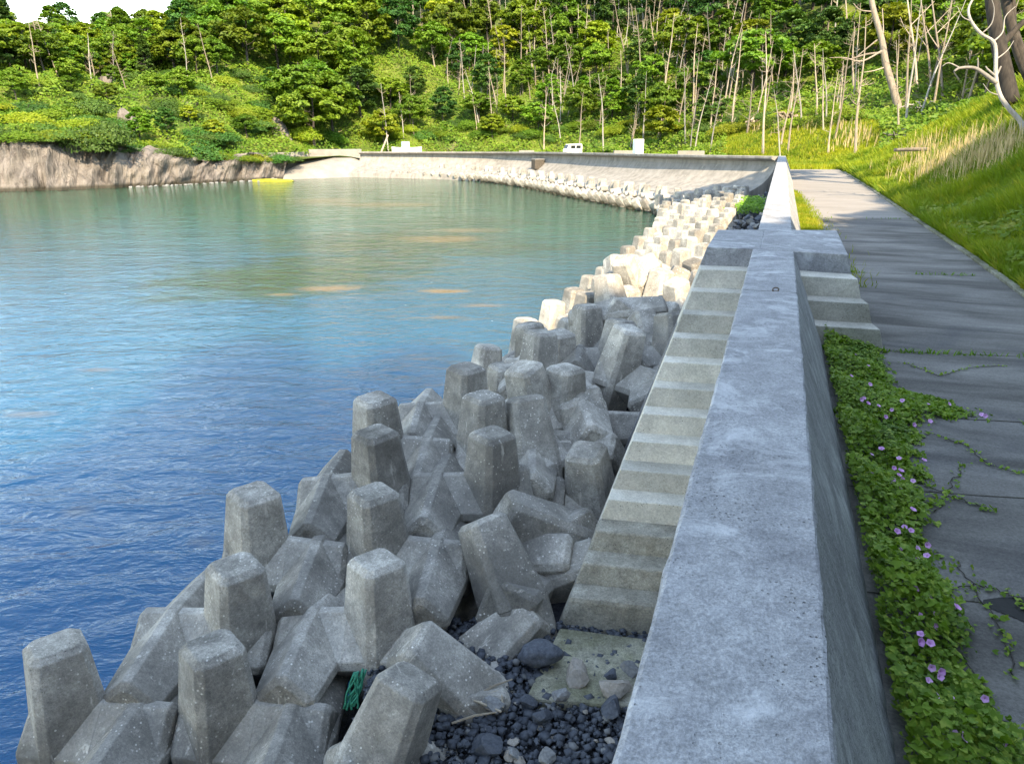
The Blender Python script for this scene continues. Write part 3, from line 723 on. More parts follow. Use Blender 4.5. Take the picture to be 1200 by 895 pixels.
# green rope, blue float scrap, driftwood
b = MB(); px0 = pz(420, 806, 1.12)
for k in range(9):
    pts = []; a0 = random.uniform(-.03, .03)
    for j in range(9):
        f = j/8; pts.append((px0[0]+.02+a0+.06*math.sin(f*2.5+k)-.10*f, px0[1]+.06*random.uniform(-.3, .3)-.05*f, 1.33-.42*f+.02*math.sin(k+j)))
    b.add(tube(pts, [.012]*9, 5))
o = obj('rope', b.mesh('rope', M['rope'], smooth=True)); tag(o, 'frayed green rope hanging between two concrete blocks', 'rope')
bx, by, bz = pz(527, 765, 1.2)
rk = rock_mesh('float_fragment', M['net'], 3, .3, (.7, .5, 1), 2); o = obj('float_fragment', rk, None, (bx, by, bz), (0, 0, 0), .06); tag(o, 'scrap of blue float wedged between two blocks', 'debris')
for i in range(6):
    px, py = random.uniform(555, 590), random.uniform(805, 850); x, y, _ = pz(px, py, .9); a = random.uniform(0, 3.1); L = random.uniform(.1, .25)
    o = obj('driftwood_stick', MB().add(tube([(-L*math.cos(a), -L*math.sin(a), 0), (0, 0, .03), (L*math.cos(a), L*math.sin(a), .01)], [.012, .014, .008], 5)).mesh('driftwood_stick', M['drift']), None, (x, y, .9)); tag(o, 'short piece of driftwood beside the flat grey stone', 'driftwood', 'driftwood sticks')

# ---------------------------------------------------------------- far quay things
van = empty('van', (pz(671, 175.5, 3.75)[0], 0, 3.75)); vx = (671-600)/870*112; van.location = (vx+.0, 117.5, 3.62); van.rotation_euler = (0, 0, R(205)); van.scale = (.82, .82, .9)
tag(van, 'small white van with its side window open parked behind the curved wall', 'van')
b = MB(); prof = [(-1.65, .35), (1.62, .35), (1.66, .9), (1.45, 1.15), (1.05, 1.82), (-1.5, 1.88), (-1.65, 1.7)]
V = [(x, y, z) for y in (-.72, .72) for x, z in prof]; n = len(prof)
b.add((V, [tuple(range(n)), tuple(range(n, 2*n))[::-1]]+[(i, i+n, (i+1) % n+n, (i+1) % n) for i in range(n)]))
obj('body', b.mesh('body', M['white'], .05, 2), van)
for yy2 in (-.735, .735):
    for (a, c2) in ((-1.35, -.35), (-.2, .75)):
        obj('window', MB().box(a, c2, yy2-.012, yy2+.012, 1.15, 1.65).mesh('window', M['glass'], .01, 1), van)
obj('windscreen', MB().add(([(1.50, -.6, 1.18), (1.50, .6, 1.18), (1.14, .6, 1.74), (1.14, -.6, 1.74), (1.46, -.6, 1.15), (1.46, .6, 1.15), (1.1, .6, 1.72), (1.1, -.6, 1.72)], [(0, 1, 2, 3), (7, 6, 5, 4), (0, 4, 5, 1), (2, 6, 7, 3)])).mesh('windscreen', M['glass']), van)
obj('rear_window', MB().box(-1.675, -1.64, -.55, .55, 1.15, 1.65).mesh('rear_window', M['glass'], .01, 1), van)
for x in (-1.05, 1.05):
    for y2 in (-.66, .66):
        w = MB().add(tube([(x, y2-.08, .28), (x, y2+.08, .28)], [.28, .28], 16)); obj('wheel', w.mesh('wheel', M['tyre']), van)
def simplething(name, mb, m, loc, label, cat, rz=0, bev=.03):
    o = obj(name, mb.mesh(name, m, bev, 1), None, loc, (0, 0, rz)); tag(o, label, cat); return o
zc = 98
simplething('storage_box', MB().box(-.55, .55, -.5, .5, 0, 2.5), M['white'], (142/870*99+.3, 101.5, 3.55), 'white upright box cabinet behind the curved wall', 'cabinet', .3)
simplething('concrete_beam', MB().box(-1.5, 1.5, -.4, .4, 0, 1.12), M['pale'], (205/870*88, 90, 3.7), 'long pale concrete beam lying behind the wall right of the white cabinet', 'concrete beam', -.15)
simplething('concrete_beam', MB().box(-1.3, 1.3, -.3, .3, 0, .85), M['pale'], (128/870*103, 106, 3.7), 'short pale concrete beam just left of the white cabinet', 'concrete beam', .1)
simplething('concrete_beam', MB().box(-1.2, 1.2, -.3, .3, 0, .95), M['pale'], (17/870*118, 124, 3.3), 'short pale concrete beam left of the white van', 'concrete beam', .1)
tr = empty('small_boat', (-126/870*127, 136, 3.0), R(10)); tag(tr, 'small pale blue boat laid up on land behind the far end of the wall', 'boat')
tr.rotation_euler = (0, 0, R(10))
hv = []; 
for f in np.linspace(-1, 1, 9):
    w = .85*(1-max(0, f)**2.2); hv += [(f*2.6, -w, 1.5+.15*f*f), (f*2.6, -w*.7, .75), (f*2.6, 0, .6+.25*max(0, f)**2), (f*2.6, w*.7, .75), (f*2.6, w, 1.5+.15*f*f)]
hf = [(i*5+j, i*5+j+1, i*5+6+j, i*5+5+j) for i in range(8) for j in range(4)]+[(i*5+4, i*5, i*5+5, i*5+9) for i in range(8)]+[(0, 1, 2, 3, 4)]
obj('hull', newmesh('hull', hv, hf, M['white']), tr); obj('cabin', MB().box(-.9, .5, -.55, .55, 1.5, 2.5).mesh('cabin', M['blue'], .06, 2), tr)
obj('cabin_window', MB().box(.49, .52, -.4, .4, 1.85, 2.3).mesh('cabin_window', M['glass']), tr)
simplething('wooden_pole', MB().add(tube([(0, 0, 0), (1.6, 0, 3.4)], [.16, .14], 8)), M['drift'], (-160/870*125, 135, 3.2), 'thick pale pole leaning up behind the left end of the wall', 'pole', 0, 0)
# slipway
sl = [(-38.5, 117.2, -.3), (-24.5, 127.6, -.3), (-26.0, 133.0, 3.1), (-33.5, 129.5, 2.9)]
V = [(x, y, z) for x, y, z in sl]+[(x, y, z-2) for x, y, z in sl]
o = obj('slipway', newmesh('slipway', V, [(0, 1, 2, 3), (0, 4, 5, 1), (1, 5, 6, 2), (2, 6, 7, 3), (3, 7, 4, 0)], M['pale'])); tag(o, 'pale concrete slipway sloping to the water at the end of the cliff', 'slipway')
simplething('ramp_wall', MB().prism([(-33.9, 129.9), (-25.8, 133.4), (-26.1, 133.9), (-34.2, 130.4)], 2, 4.3), M['pale'], (0, 0, 0), 'white low wall along the top of the slipway', 'wall', 0, .04)
simplething('ramp_wall', MB().prism([(-40.2, 122.0), (-34.0, 129.8), (-34.5, 130.2), (-40.8, 122.4)], 1, 3.9), M['pale'], (0, 0, 0), 'pale low wall between the slipway and the rock cliff', 'wall', 0, .04)
am = rock_mesh('algae_rock', M['algae'], 41, .2, (3.6, 1.3, .35), 3); o = obj('algae_rock', am, None, (-35.8, 115.6, .02)); tag(o, 'flat rock covered in yellow-green algae at the foot of the slipway', 'rock')

# ---------------------------------------------------------------- vegetation meshes
def leafquads(C, nrm_up, size, rg, asp=.8):
    n = len(C); a = rg.normal(size=(n, 3)); a[:, 2] *= .5; a /= np.linalg.norm(a, axis=1)[:, None]
    up = rg.normal(size=(n, 3))*.55+nrm_up; up /= np.linalg.norm(up, axis=1)[:, None]
    a -= (a*up).sum(1)[:, None]*up; a /= np.linalg.norm(a, axis=1)[:, None]+1e-6; b = np.cross(up, a)
    s = (size*rg.uniform(.6, 1.4, n))[:, None]
    V = np.stack([C-a*s, C+b*s*asp*.6-a*s*.1, C+a*s, C-b*s*asp*.6+a*s*.1], 1).reshape(-1, 3)
    return V, np.arange(n*4).reshape(-1, 4)
def crown(name, m, seed, r=3.2, h=4.0, base=3.0, ncl=70, per=46, size=.30, flat=.35, cone=0, up=(0, 0, 1)):
    rg = np.random.default_rng(seed); CC = []; U = []
    per = int(per*1.7); size *= .76
    for i in range(ncl):
        t = rg.uniform(0, 1); zz = base+h*t; rr = r*(math.sin(math.pi*min(1, (t*.85+.15)))**.6 if not cone else (1-t)**.8*.95+.08)
        a = rg.uniform(0, 6.28); q = rg.uniform(.35, 1)**.5*rr*rg.uniform(.7, 1.12); c = np.array([q*math.cos(a), q*math.sin(a), zz])
        cr = rg.uniform(.45, .95)*r*.32
        P = rg.normal(size=(per, 3)); P /= np.linalg.norm(P, axis=1)[:, None]; P *= (rg.uniform(.3, 1, per)**.5)[:, None]*cr; P[:, 2] *= flat
        P[:, 2] -= (P[:, 0]**2+P[:, 1]**2)/cr*.25
        CC.append(c+P); out = c-np.array([0, 0, base+h*.3]); out /= np.linalg.norm(out); U.append(np.repeat((np.array(up)*.8+out*.5)[None], per, 0))
    C = np.concatenate(CC); V, F = leafquads(C, np.concatenate(U), size, rg)
    return newmesh(name, V, F, m)
def branchy(seed, H, r0, nb, bl, curve=.5, up0=.35, fork=True, twigs=3, droop=0):
    rg = random.Random(seed); trunk = MB(); br = MB(); n = 9
    dx, dy = rg.uniform(-curve, curve), rg.uniform(-curve, curve); ph = rg.uniform(0, 6)
    pts = [(dx*(i/n)**1.5*H*.12+.10*math.sin(ph+i*.9)*H*.06, dy*(i/n)**1.5*H*.12+.1*math.cos(ph+i)*H*.05, -.6+(H+.6)*i/n) for i in range(n+1)]
    rad = [r0*(1-.82*i/n) for i in range(n+1)]; trunk.add(tube(pts, rad, 7))
    for _ in range(nb):
        f = rg.uniform(up0, .97); i = int(f*n); p = Vector(pts[i]).lerp(Vector(pts[min(i+1, n)]), f*n-i); a = rg.uniform(0, 6.28); L = bl*rg.uniform(.4, 1)*(1.25-f*.7)
        d = Vector((math.cos(a), math.sin(a), rg.uniform(.0, .75)-droop)); q = [p]; m = 5
        for j in range(m):
            d = (d+Vector((rg.uniform(-.25, .25), rg.uniform(-.25, .25), rg.uniform(-.12, .3)))).normalized(); q.append(q[-1]+d*L/m)
        r1 = r0*.32*(1-f*.5); br.add(tube(q, [r1*(1-.8*j/m) for j in range(m+1)], 4))
        for _ in range(twigs):
            j = rg.randrange(1, m); d2 = (d+Vector((rg.uniform(-1, 1), rg.uniform(-1, 1), rg.uniform(-.3, .9)))).normalized(); s0 = q[j]; L2 = L*.4
            br.add(tube([s0, s0+d2*L2*.5, s0+d2*L2+Vector((0, 0, .1))], [r1*.4, r1*.25, r1*.1], 3))
    return trunk, br
trunks = []
for s in range(4):
    t_, b_ = branchy(100+s, 6.2, .17, 10, 3.0, .8, .35); t_.add((b_.V, b_.F)); trunks.append(t_.mesh('trunk', M['bark']))
crowns = [crown('crown', M['leaf'], 1, 3.2, 3.6, 2.6, 64, 50, .30, .38), crown('crown', M['leaf'], 2, 3.6, 3.0, 2.8, 70, 50, .31, .3), crown('crown', M['leafdark'], 3, 2.9, 5.0, 2.4, 74, 48, .28, .4), crown('crown', M['leafyel'], 4, 3.0, 3.2, 2.4, 60, 48, .30, .34), crown('crown', M['leafdark'], 5, 2.5, 7.5, 2.2, 80, 46, .28, .35, 1), crown('crown', M['leaf'], 6, 2.7, 5.0, 2.0, 70, 46, .29, .36)]
def tree(x, y, kind, sc, label, group, rz=None):
    z = hz(x, y); e = empty('broadleaf_tree' if kind != 4 else 'conifer_tree', (x, y, z), random.uniform(0, 6.28) if rz is None else rz)
    e.scale = (sc, sc, sc*random.uniform(.9, 1.15)); tag(e, label, 'tree', group)
    obj('trunk', trunks[random.randrange(4)], e); obj('crown', crowns[kind], e); return e
dead = []
for s in range(8):
    H = [10, 12, 13.5, 11, 9, 14, 12.5, 8][s]; t_, b_ = branchy(200+s, H, .14+.012*(s % 3), 10+2*(s % 4), 2.0, 1.2, .3, twigs=3); dead.append((t_.mesh('trunk', M['deadbark'] if s % 3 else M['whitebark']), b_.mesh('branches', M['deadbark'] if s % 3 else M['twig'])))
# fine twig crowns on some dead trees
def dtree(x, y, k, sc, label, group, lean=(0, 0)):
    z = hz(x, y); e = empty('dead_tree', (x, y, z-.2), random.uniform(0, 6.28)); e.rotation_euler = (lean[0], lean[1], e.rotation_euler[2]); e.scale = (sc*random.uniform(.8, 1.15), sc, sc)
    tag(e, label, 'dead tree', group); obj('trunk', dead[k][0], e); obj('branches', dead[k][1], e); return e

def px_of(x, y, z): 
    zc = y*CT+(CAMZ-z)*ST; yc = y*ST-(CAMZ-z)*CT
    return 600+870*x/zc, 447.5-870*yc/zc, zc
# forest: rows marching up the slope
GT = 'trees covering the hill around the bay'; GD = 'bare dead trees on the hill behind the bay'
nt = 0; cand = []
for _ in range(34000):
    x, y = random.uniform(-95, 110), random.uniform(60, 215)
    cand.append((x, y))
cd, _, _ = polydist(cand, TOE); cin = inside(cand, TOEPOLY); ch = height(cand); placed = []
for (x, y), d, ok, z in zip(cand, cd, cin, ch):
    if not ok or d < 2.5: continue
    px, py, zc = px_of(x, y, z)
    if px < -60 or px > 1260: continue
    if d > 75 or py < -40: continue
    if px > 985 and zc < 75: continue
    gap = 4.6+.035*d
    # open patches: shrubby cliff slope at the left, bright scrub behind the white cabinet
    if -20 < px < 335 and py > 92 and random.random() < .72: continue
    if 430 < px < 840 and py > 118 and random.random() < .5: continue
    if 840 < px < 1010 and py > 125: continue
    if 930 < px < 1130 and zc < 105: continue
    if px < 265: gap = 3.0
    if any((x-a)**2+(y-b)**2 < gap*gap for a, b in placed): continue
    placed.append((x, y)); r = random.random()
    if px < 420: kind = 0 if r < .35 else 1 if r < .65 else 5 if r < .8 else 3 if r < .9 else 2
    else: kind = 2 if r < .3 else 0 if r < .5 else 5 if r < .7 else 3 if r < .82 else 1
    if py < 45 and px > 380: kind = 2 if r < .6 else 4
    sc = random.uniform(1.15, 1.65)*(1.0 if py > 60 else 1.15)
    if 430 < px < 840 and py > 90: sc *= .72
    if px < 265: sc = random.uniform(.8, 1.2)
    if px < 335 and py > 92: sc = random.uniform(.45, .75)
    side = 'above the rock cliff' if px < 330 else 'behind the slipway and wall end' if px < 470 else 'behind the curved wall' if px < 850 else 'beyond the end of the road'
    what = {0: 'green broadleaf tree', 1: 'wide flat-crowned green tree', 2: 'dark dense tree', 3: 'yellow-green tree', 4: 'dark pointed conifer', 5: 'tall rounded green tree'}[kind]
    hi = 'high on the hill' if py < 60 else 'low on the hill' if py > 110 else 'midway up the hill'
    tree(x, y, kind, sc, '%s %s %s' % (what, hi, side), GT); nt += 1
    if nt > 294: break
print('TREES', nt)
nd = 0; dpl = []
for (x, y), d, ok, z in zip(cand[::-1], cd[::-1], cin[::-1], ch[::-1]):
    if not ok or d < 1.0: continue
    px, py, zc = px_of(x, y, z)
    if zc < 75 or px < 0 or px > 1150 or py < 20: continue
    prob = np.interp(px, [0, 120, 300, 430, 520, 700, 840, 1000, 1150], [.02, .03, .04, .12, .5, .9, .9, .35, .3])
    if random.random() > prob*.8: continue
    if any((x-a)**2+(y-b)**2 < 1.7**2 for a, b in dpl): continue
    dpl.append((x, y)); k = random.randrange(8)
    side = 'on the left slope' if px < 430 else 'in the stand behind the white van' if px < 720 else 'in the crowded stand right of the white van' if px < 900 else 'beyond the end of the road'
    dtree(x, y, k, random.uniform(.7, 1.12), 'bleached dead tree %s %s' % ('uphill' if py < 90 else 'low', side), GD, (random.uniform(-.1, .1), random.uniform(-.16, .16))); nd += 1
    if nd > 230: break
print('DEAD', nd)

for i, (px, zc_, k_, sc_) in enumerate(((12, 118, 4, .9), (70, 122, 4, .8), (150, 128, 5, .85), (168, 126, 4, .7), (203, 130, 4, .8))):
    p_ = at(px, zc_, 20); tree(p_[0], p_[1], k_, sc_, '%s tree standing against the sky on the left ridge' % ('leftmost dark', 'narrow ivy-clad', 'rounded feathery', 'small pointed', 'rightmost dark pointed')[i], GT)
for i, (px, zc_) in enumerate(((30, 112), (45, 116), (62, 110), (105, 118), (128, 121), (140, 119), (215, 124), (245, 126))):
    p_ = at(px, zc_, 20); dtree(p_[0], p_[1], (0, 2, 5, 7, 3, 4, 6, 1)[i], .8, 'bare dead tree against the sky on the left ridge', GD, (0, random.uniform(-.12, .2)))
# undergrowth as one mass over the hill
def surf(n, cond):
    out = []; tot = 0
    while tot < n:
        P = np.column_stack([rng.uniform(-95, 100, 60000), rng.uniform(66, 190, 60000)])
        d, _, _ = polydist(P, TOE); k = inside(P, TOEPOLY) & (d < 42); P = P[k]; z = height(P)
        zc = P[:, 1]*CT+(CAMZ-z)*ST; px = 600+870*P[:, 0]/zc; k = cond(px, zc, d[k], z); P = np.column_stack([P, z])[k]
        out.append(P); tot += len(P)
    return np.concatenate(out)[:n]
def clumpz(P): return (np.sin(P[:, 0]*.9)*np.cos(P[:, 1]*.7+P[:, 0]*.3)+np.sin(P[:, 0]*.37+P[:, 1]*.51)*.8)
P = surf(150000, lambda px, zc, d, z: (px > -80) & (px < 1280) & ~((px > 850) & (px < 1030) & (d < 13)))
P[:, 2] += np.clip(clumpz(P)*.8+.9, .05, 3)*rng.uniform(.2, 1, len(P))**.5
V, F = leafquads(P, np.array([0, -.5, .8]), .24, rng)
o = obj('undergrowth', newmesh('undergrowth', V, F, M['cover'])); tag(o, 'bright green scrub covering the foot of the hill', 'undergrowth', kind='stuff')

# individual dense bushes on the cliff slope
def bush_mesh(seed, m, n=5200, size=.16):
    rg = np.random.default_rng(seed); lob = [(rg.uniform(-.6, .6), rg.uniform(-.5, .5), rg.uniform(.0, .35), rg.uniform(.45, .8)) for _ in range(9)]
    C = []; U = []
    for i in range(n):
        l = lob[rg.integers(9)]; v = rg.normal(size=3); v /= np.linalg.norm(v); v[2] = abs(v[2]); rr = l[3]*rg.uniform(.75, 1.03)
        C.append((l[0]+v[0]*rr, l[1]+v[1]*rr, l[2]+v[2]*rr*.7)); U.append(v)
    V, F = leafquads(np.array(C), np.array(U), size*.28, rg); return newmesh('foliage', V, F, m)
bushes = [bush_mesh(31, M['shrub']), bush_mesh(32, M['shrub']), bush_mesh(33, M['leaf']), bush_mesh(34, M['leafyel'])]
stems = MB()
for k in range(6): a = k*1.05; stems.add(tube([(0, 0, -.2), (.25*math.cos(a), .25*math.sin(a), .3), (.5*math.cos(a), .5*math.sin(a), .55)], [.05, .035, .01], 5))
stemm = stems.mesh('stems', M['bark'])
def bush(x, y, sc, k, label, dz=0, group=None):
    e = empty('bush', (x, y, hz(x, y)+dz), random.uniform(0, 6)); e.scale = sc if not isinstance(sc, (int, float)) else (sc,)*3; e.rotation_euler = (0, 0, random.uniform(-.3, .3)); tag(e, label, 'bush', group)
    obj('foliage', bushes[k], e); obj('stems', stemm, e)
def bpx(px, py, sc, k, label, group=None, dz=0):
    # march along the view ray to the terrain
    u = (px-600)/870; v = (447.5-py)/870; d = np.array([u, CT+v*ST, -ST+v*CT]); t = np.arange(12, 230, .5); Q = np.array([0, 0, CAMZ])+t[:, None]*d
    h = height(Q[:, :2]); ins = inside(Q[:, :2], LANDPOLY); k2 = np.where((Q[:, 2] < h) & ins)[0]
    if not len(k2): return None
    q = Q[k2[0]]; bush(q[0], q[1], sc, k, label, dz, group); return q
bpx(112, 165, (4.2, 3, 5.0), 0, 'tall dark green bush spilling over the rock cliff', dz=-1.5)
bpx(95, 135, (4.0, 3, 3.5), 0, 'olive green bush above the tall dark bush', dz=-.5)
bpx(210, 178, (6.5, 3, 4.2), 1, 'wide rounded dark green bush on the cliff top right of the bare scar', dz=-1.6)
bpx(185, 135, (3.6, 3, 3.0), 1, 'small round dark green bush above the wide cliff bush', dz=-.6)
bpx(250, 165, (4.0, 3, 2.6), 0, 'green bush at the right end of the rock cliff top', dz=-.8)
bpx(355, 165, (3.0, 2.4, 3.2), 3, 'olive yellow bush left of the slipway', dz=-.4)
bpx(390, 168, (3.2, 2.4, 3.0), 2, 'rounded green bush above the slipway wall', dz=-.4)
bpx(60, 140, (2.6, 2, 2.0), 2, 'green bush on the cliff at the left edge', dz=-.3)
bpx(25, 148, (3.6, 2, 2.2), 3, 'yellow-green bush at the far left of the cliff', dz=-.3)
bpx(303, 150, (3.2, 2, 2.0), 3, 'yellow-green bush on the slope right of the dark cliff bushes', dz=-.3)
GB = 'bushes at the foot of the wooded hill'
for i in range(46):
    px = 430+i*12.4+random.uniform(-6, 6); py = random.uniform(148, 166) if px < 860 else random.uniform(135, 150)
    bpx(px, py, (random.uniform(1.6, 3.0), 2.0, random.uniform(1.3, 2.4)), random.choice((2, 3, 2, 3, 1)), 'bright green bush at the foot of the hill %s' % ('left of the van' if px < 655 else 'between the van and the cabinet' if px < 740 else 'right of the white cabinet'), GB, dz=-.2)
for i in range(75):
    px = random.uniform(-25, 335); py = random.uniform(88, 178)
    if py > 150 and px > 215: py -= 12
    if 128 < px < 172 and py > 95 and py < 165: continue
    k = random.choice((0, 1, 1, 2, 3, 2)); sz = random.uniform(1.5, 3.2)
    bpx(px, py, (sz*1.2, sz*.8, sz*.75), k, '%s bush on the slope above the rock cliff' % ('dark green', 'dark green', 'leafy green', 'yellow-green')[k], 'bushes on the slope above the rock cliff', dz=-.3)
for i in range(34):
    f_ = i/33; xx = -78+42*f_; yy2 = float(np.interp(xx, [-90, -63, -54, -46, -39, -35], [89.5, 97.5, 102, 110, 119, 123.5]))+random.uniform(.2, 2.0)
    if -52.5 < xx < -51: continue
    sz = random.uniform(1.0, 2.6); k = random.choice((0, 1, 3, 2)); zt = float(np.interp(xx, [-90, -63, -54, -46, -39, -35], [8.5, 6.9, 5.4, 4.0, 3.4, 3.2]))
    bush(xx, yy2, (sz*1.3, sz, sz*.8), k, '%s bush on the rim of the rock cliff' % ('dark green', 'dark green', 'leafy green', 'yellow-green')[k], zt-hz(xx, yy2)-.9, 'bushes on the rim of the rock cliff')
# bare scars on the cliff slope
for px, py, w, h_, lab in ((150, 150, 1.6, 3.4, 'pale bare rock patch between the dark cliff bushes'), (143, 128, .7, 2.2, 'narrow pale rock spike on the slope above the cliff'), (225, 122, 2.6, 1.2, 'tan bare earth patch above the wide cliff bush'), (122, 98, 2.0, 1.6, 'tan bare earth patch high above the tall dark bush'), (330, 160, 2.0, 3.6, 'tan eroded rock face left of the slipway')):
    u = (px-600)/870; v = (447.5-py)/870; d = np.array([u, CT+v*ST, -ST+v*CT]); t = np.arange(60, 230, .25); Q = np.array([0, 0, CAMZ])+t[:, None]*d
    k2 = np.where((Q[:, 2] < height(Q[:, :2])) & inside(Q[:, :2], LANDPOLY))[0]
    if len(k2): q = Q[k2[0]]; o = obj('rock_outcrop', rock_mesh('rock_outcrop', M['cliff'], px, .4, (w, 1.2, h_), 3), None, (q[0], q[1]+.2, q[2])); tag(o, lab, 'rock')

# ---------------------------------------------------------------- right-hand bank: grass
def blades(P, h, w, rg, lean=.35):
    n = len(P); a = rg.uniform(0, 6.28, n); d = np.stack([np.cos(a), np.sin(a), np.zeros(n)], 1)*(w*rg.uniform(.6, 1.3, n))[:, None]
    b = rg.uniform(0, 6.28, n); l = np.stack([np.cos(b), np.sin(b), np.zeros(n)], 1)*(h*lean*rg.uniform(.2, 1.4, n))[:, None]; up = np.array([0, 0, 1])*(h*rg.uniform(.6, 1.25, n))[:, None]
    V = np.stack([P-d, P+d, P+l*.45+up*.62+d*.6, P+l*.45+up*.62-d*.6, P+l+up], 1).reshape(-1, 3)
    i = np.arange(n)*5; F = np.concatenate([np.stack([i, i+1, i+2, i+3], 1)]); T = np.stack([i+3, i+2, i+4, i+4], 1)
    return V, F, T
def grassmesh(name, P, h, w, m, lean=.35):
    V, F, T = blades(P, h, w, rng, lean)
    me = bpy.data.meshes.new(name); nF, nT = len(F), len(T)
    me.vertices.add(len(V)); me.vertices.foreach_set('co', V.astype(np.float32).ravel())
    lv = np.concatenate([F.ravel(), T[:, :3].ravel()]).astype(np.int32); me.loops.add(len(lv)); me.loops.foreach_set('vertex_index', lv)
    me.polygons.add(nF+nT); me.polygons.foreach_set('loop_start', np.concatenate([np.arange(0, nF*4, 4), nF*4+np.arange(0, nT*3, 3)]).astype(np.int32)); me.update(calc_edges=True); me.materials.append(m); return me
def bankpts(n, smax, y0=9, y1=75, bias=2.0):
    out = []; tot = 0
    while tot < n:
        Y = y0+(y1-y0)*rng.uniform(0, 1, n)**bias; kx = np.interp(Y, [-22, -5, 13.2, 18.5, 28.8, 42, 65, 80], [-3.5, 3.0, 9.27, 11.25, 14.91, 19.67, 27.7, 33]); S = rng.uniform(.16, smax, n)*(1+Y*.01)
        P = np.column_stack([kx+S, Y]); z = height(P); zc = Y*CT+(CAMZ-z)*ST; px = 600+870*P[:, 0]/zc; k = (px < 1290) & (px > 500); P = np.column_stack([P, z])[k]; out.append(P); tot += len(P)
    return np.concatenate(out)[:n]
P = bankpts(260000, 16)
hh = .28+.3*np.clip(clumpz(P*1.6)+.6, 0, 2)*.6+.004*P[:, 1]
o = obj('bank_grass', grassmesh('bank_grass', P, hh, (.007+.0008*P[:, 1])*rng.uniform(.6, 1.5, len(P)), M['grass'], .75)); tag(o, 'lush yellow-green grass on the bank right of the road', 'grass', kind='stuff')
PW = bankpts(60000, 12, bias=1.6); nzz = np.sin(PW[:, 0]*.8+PW[:, 1]*.5)*np.sin(PW[:, 1]*.6-PW[:, 0]*.3); PW = PW[nzz > -.05]
def leafw(P, size, up):
    V, F = leafquads(P, np.array(up), size, rng); return V, F
PW[:, 2] += rng.uniform(.1, .55, len(PW)); V, F = leafw(PW, .085, (-.3, -.4, .8))
o = obj('bank_weeds', newmesh('bank_weeds', V, F, M['cover'])); tag(o, 'leafy weeds growing through the grass of the bank', 'weeds', kind='stuff')
# grass plain beyond the end of the road
Q = np.column_stack([rng.uniform(8, 60, 160000), rng.uniform(67, 118, 160000)]); d, _, _ = polydist(Q, [p[:2] for p in FARW]); 
dq, _, _ = polydist(Q, TOE); k = inside(Q, LANDPOLY) & (d > .8) & ((dq < 16) | ~inside(Q, TOEPOLY)); Q = Q[k]; Q = np.column_stack([Q, height(Q)])
o = obj('meadow_grass', grassmesh('meadow_grass', Q, .32+.2*(clumpz(Q)+1)*.5, .05*np.ones(len(Q)), M['grass'], .5)); tag(o, 'sunlit yellow-green meadow beyond the end of the road', 'grass', kind='stuff')
# strip of grass at the foot of the wall beyond the steps
Y = rng.uniform(11.8, 40, 26000); k = rng.uniform(0, 1, 26000) < np.interp(Y, [14, 22, 40], [1, 1, .25]); Y = Y[k]
X = np.array([wallx(y) for y in Y])+.72+np.abs(rng.normal(0, .30, len(Y)))*np.interp(Y, [14, 18, 26, 40], [1.7, 1.2, 1.2, .5]); Q = np.column_stack([X, Y, np.full(len(Y), ROADZ)])
k = (Y > 14.2); Q = Q[k]
o = obj('wall_foot_grass', grassmesh('wall_foot_grass', Q, .13*np.ones(len(Q)), .010*np.ones(len(Q)), M['grass'], .7)); tag(o, 'strip of grass at the foot of the wall beyond the landing', 'grass', kind='stuff')
# tall dry stalks
def ray(px, py):
    u = (px-600)/870; v = (447.5-py)/870; d = np.array([u, CT+v*ST, -ST+v*CT]); t = np.arange(10, 230, .15); Q = np.array([0, 0, CAMZ])+t[:, None]*d
    k2 = np.where((Q[:, 2] < height(Q[:, :2])) & inside(Q[:, :2], LANDPOLY))[0]; return Q[k2[0]] if len(k2) else None
DG = []
for (px, py, sx_, sy_, n) in ((1100, 205, 55, 10, 800), (1150, 195, 40, 12, 600), (1075, 185, 25, 8, 220), (920, 150, 60, 8, 220), (1000, 165, 30, 10, 150)):
    base = [ray(px+random.gauss(0, sx_*.45), py+random.gauss(0, sy_*.6)) for _ in range(60)]; base = [b_ for b_ in base if b_ is not None]
    bb = np.array(base)[rng.integers(0, len(base), n)]; bb[:, 0] += rng.normal(0, .5, n); bb[:, 1] += rng.normal(0, .6, n); bb[:, 2] = height(bb[:, :2]); DG.append(bb)
DG = np.concatenate(DG); k = inside(DG[:, :2], TOEPOLY); DG = DG[k]
o = obj('dry_grass', grassmesh('dry_grass', DG, 1.15*np.ones(len(DG)), .014+.0005*DG[:, 1], M['drygrass'], .18)); tag(o, 'tall pale dry grass stalks on the bank below the fallen log', 'dry grass', kind='stuff')
# weeds along road joints and kerb
WQ = []
for yj in (27.24, 16.08, 9.9, 7.4):
    x0, x1 = wallx(yj)+.8, kerbx(yj)-.1
    for _ in range(int({27.24: 60, 16.08: 220, 9.9: 260, 7.4: 150}[yj])):
        f = random.random(); f = f*f if yj < 12 else f
        if yj > 12 and math.sin(f*11) < -.1: continue
        x = x0+(x1-x0)*f; WQ.append((x+random.gauss(0, .02), yj-.17*(x-x0)+random.gauss(0, .03), ROADZ))
WQ = np.array(WQ); o = obj('joint_weeds', grassmesh('joint_weeds', WQ, .07*np.ones(len(WQ)), .012*np.ones(len(WQ)), M['vine'], .9)); tag(o, 'small weeds growing in the joints of the road', 'weeds', kind='stuff')

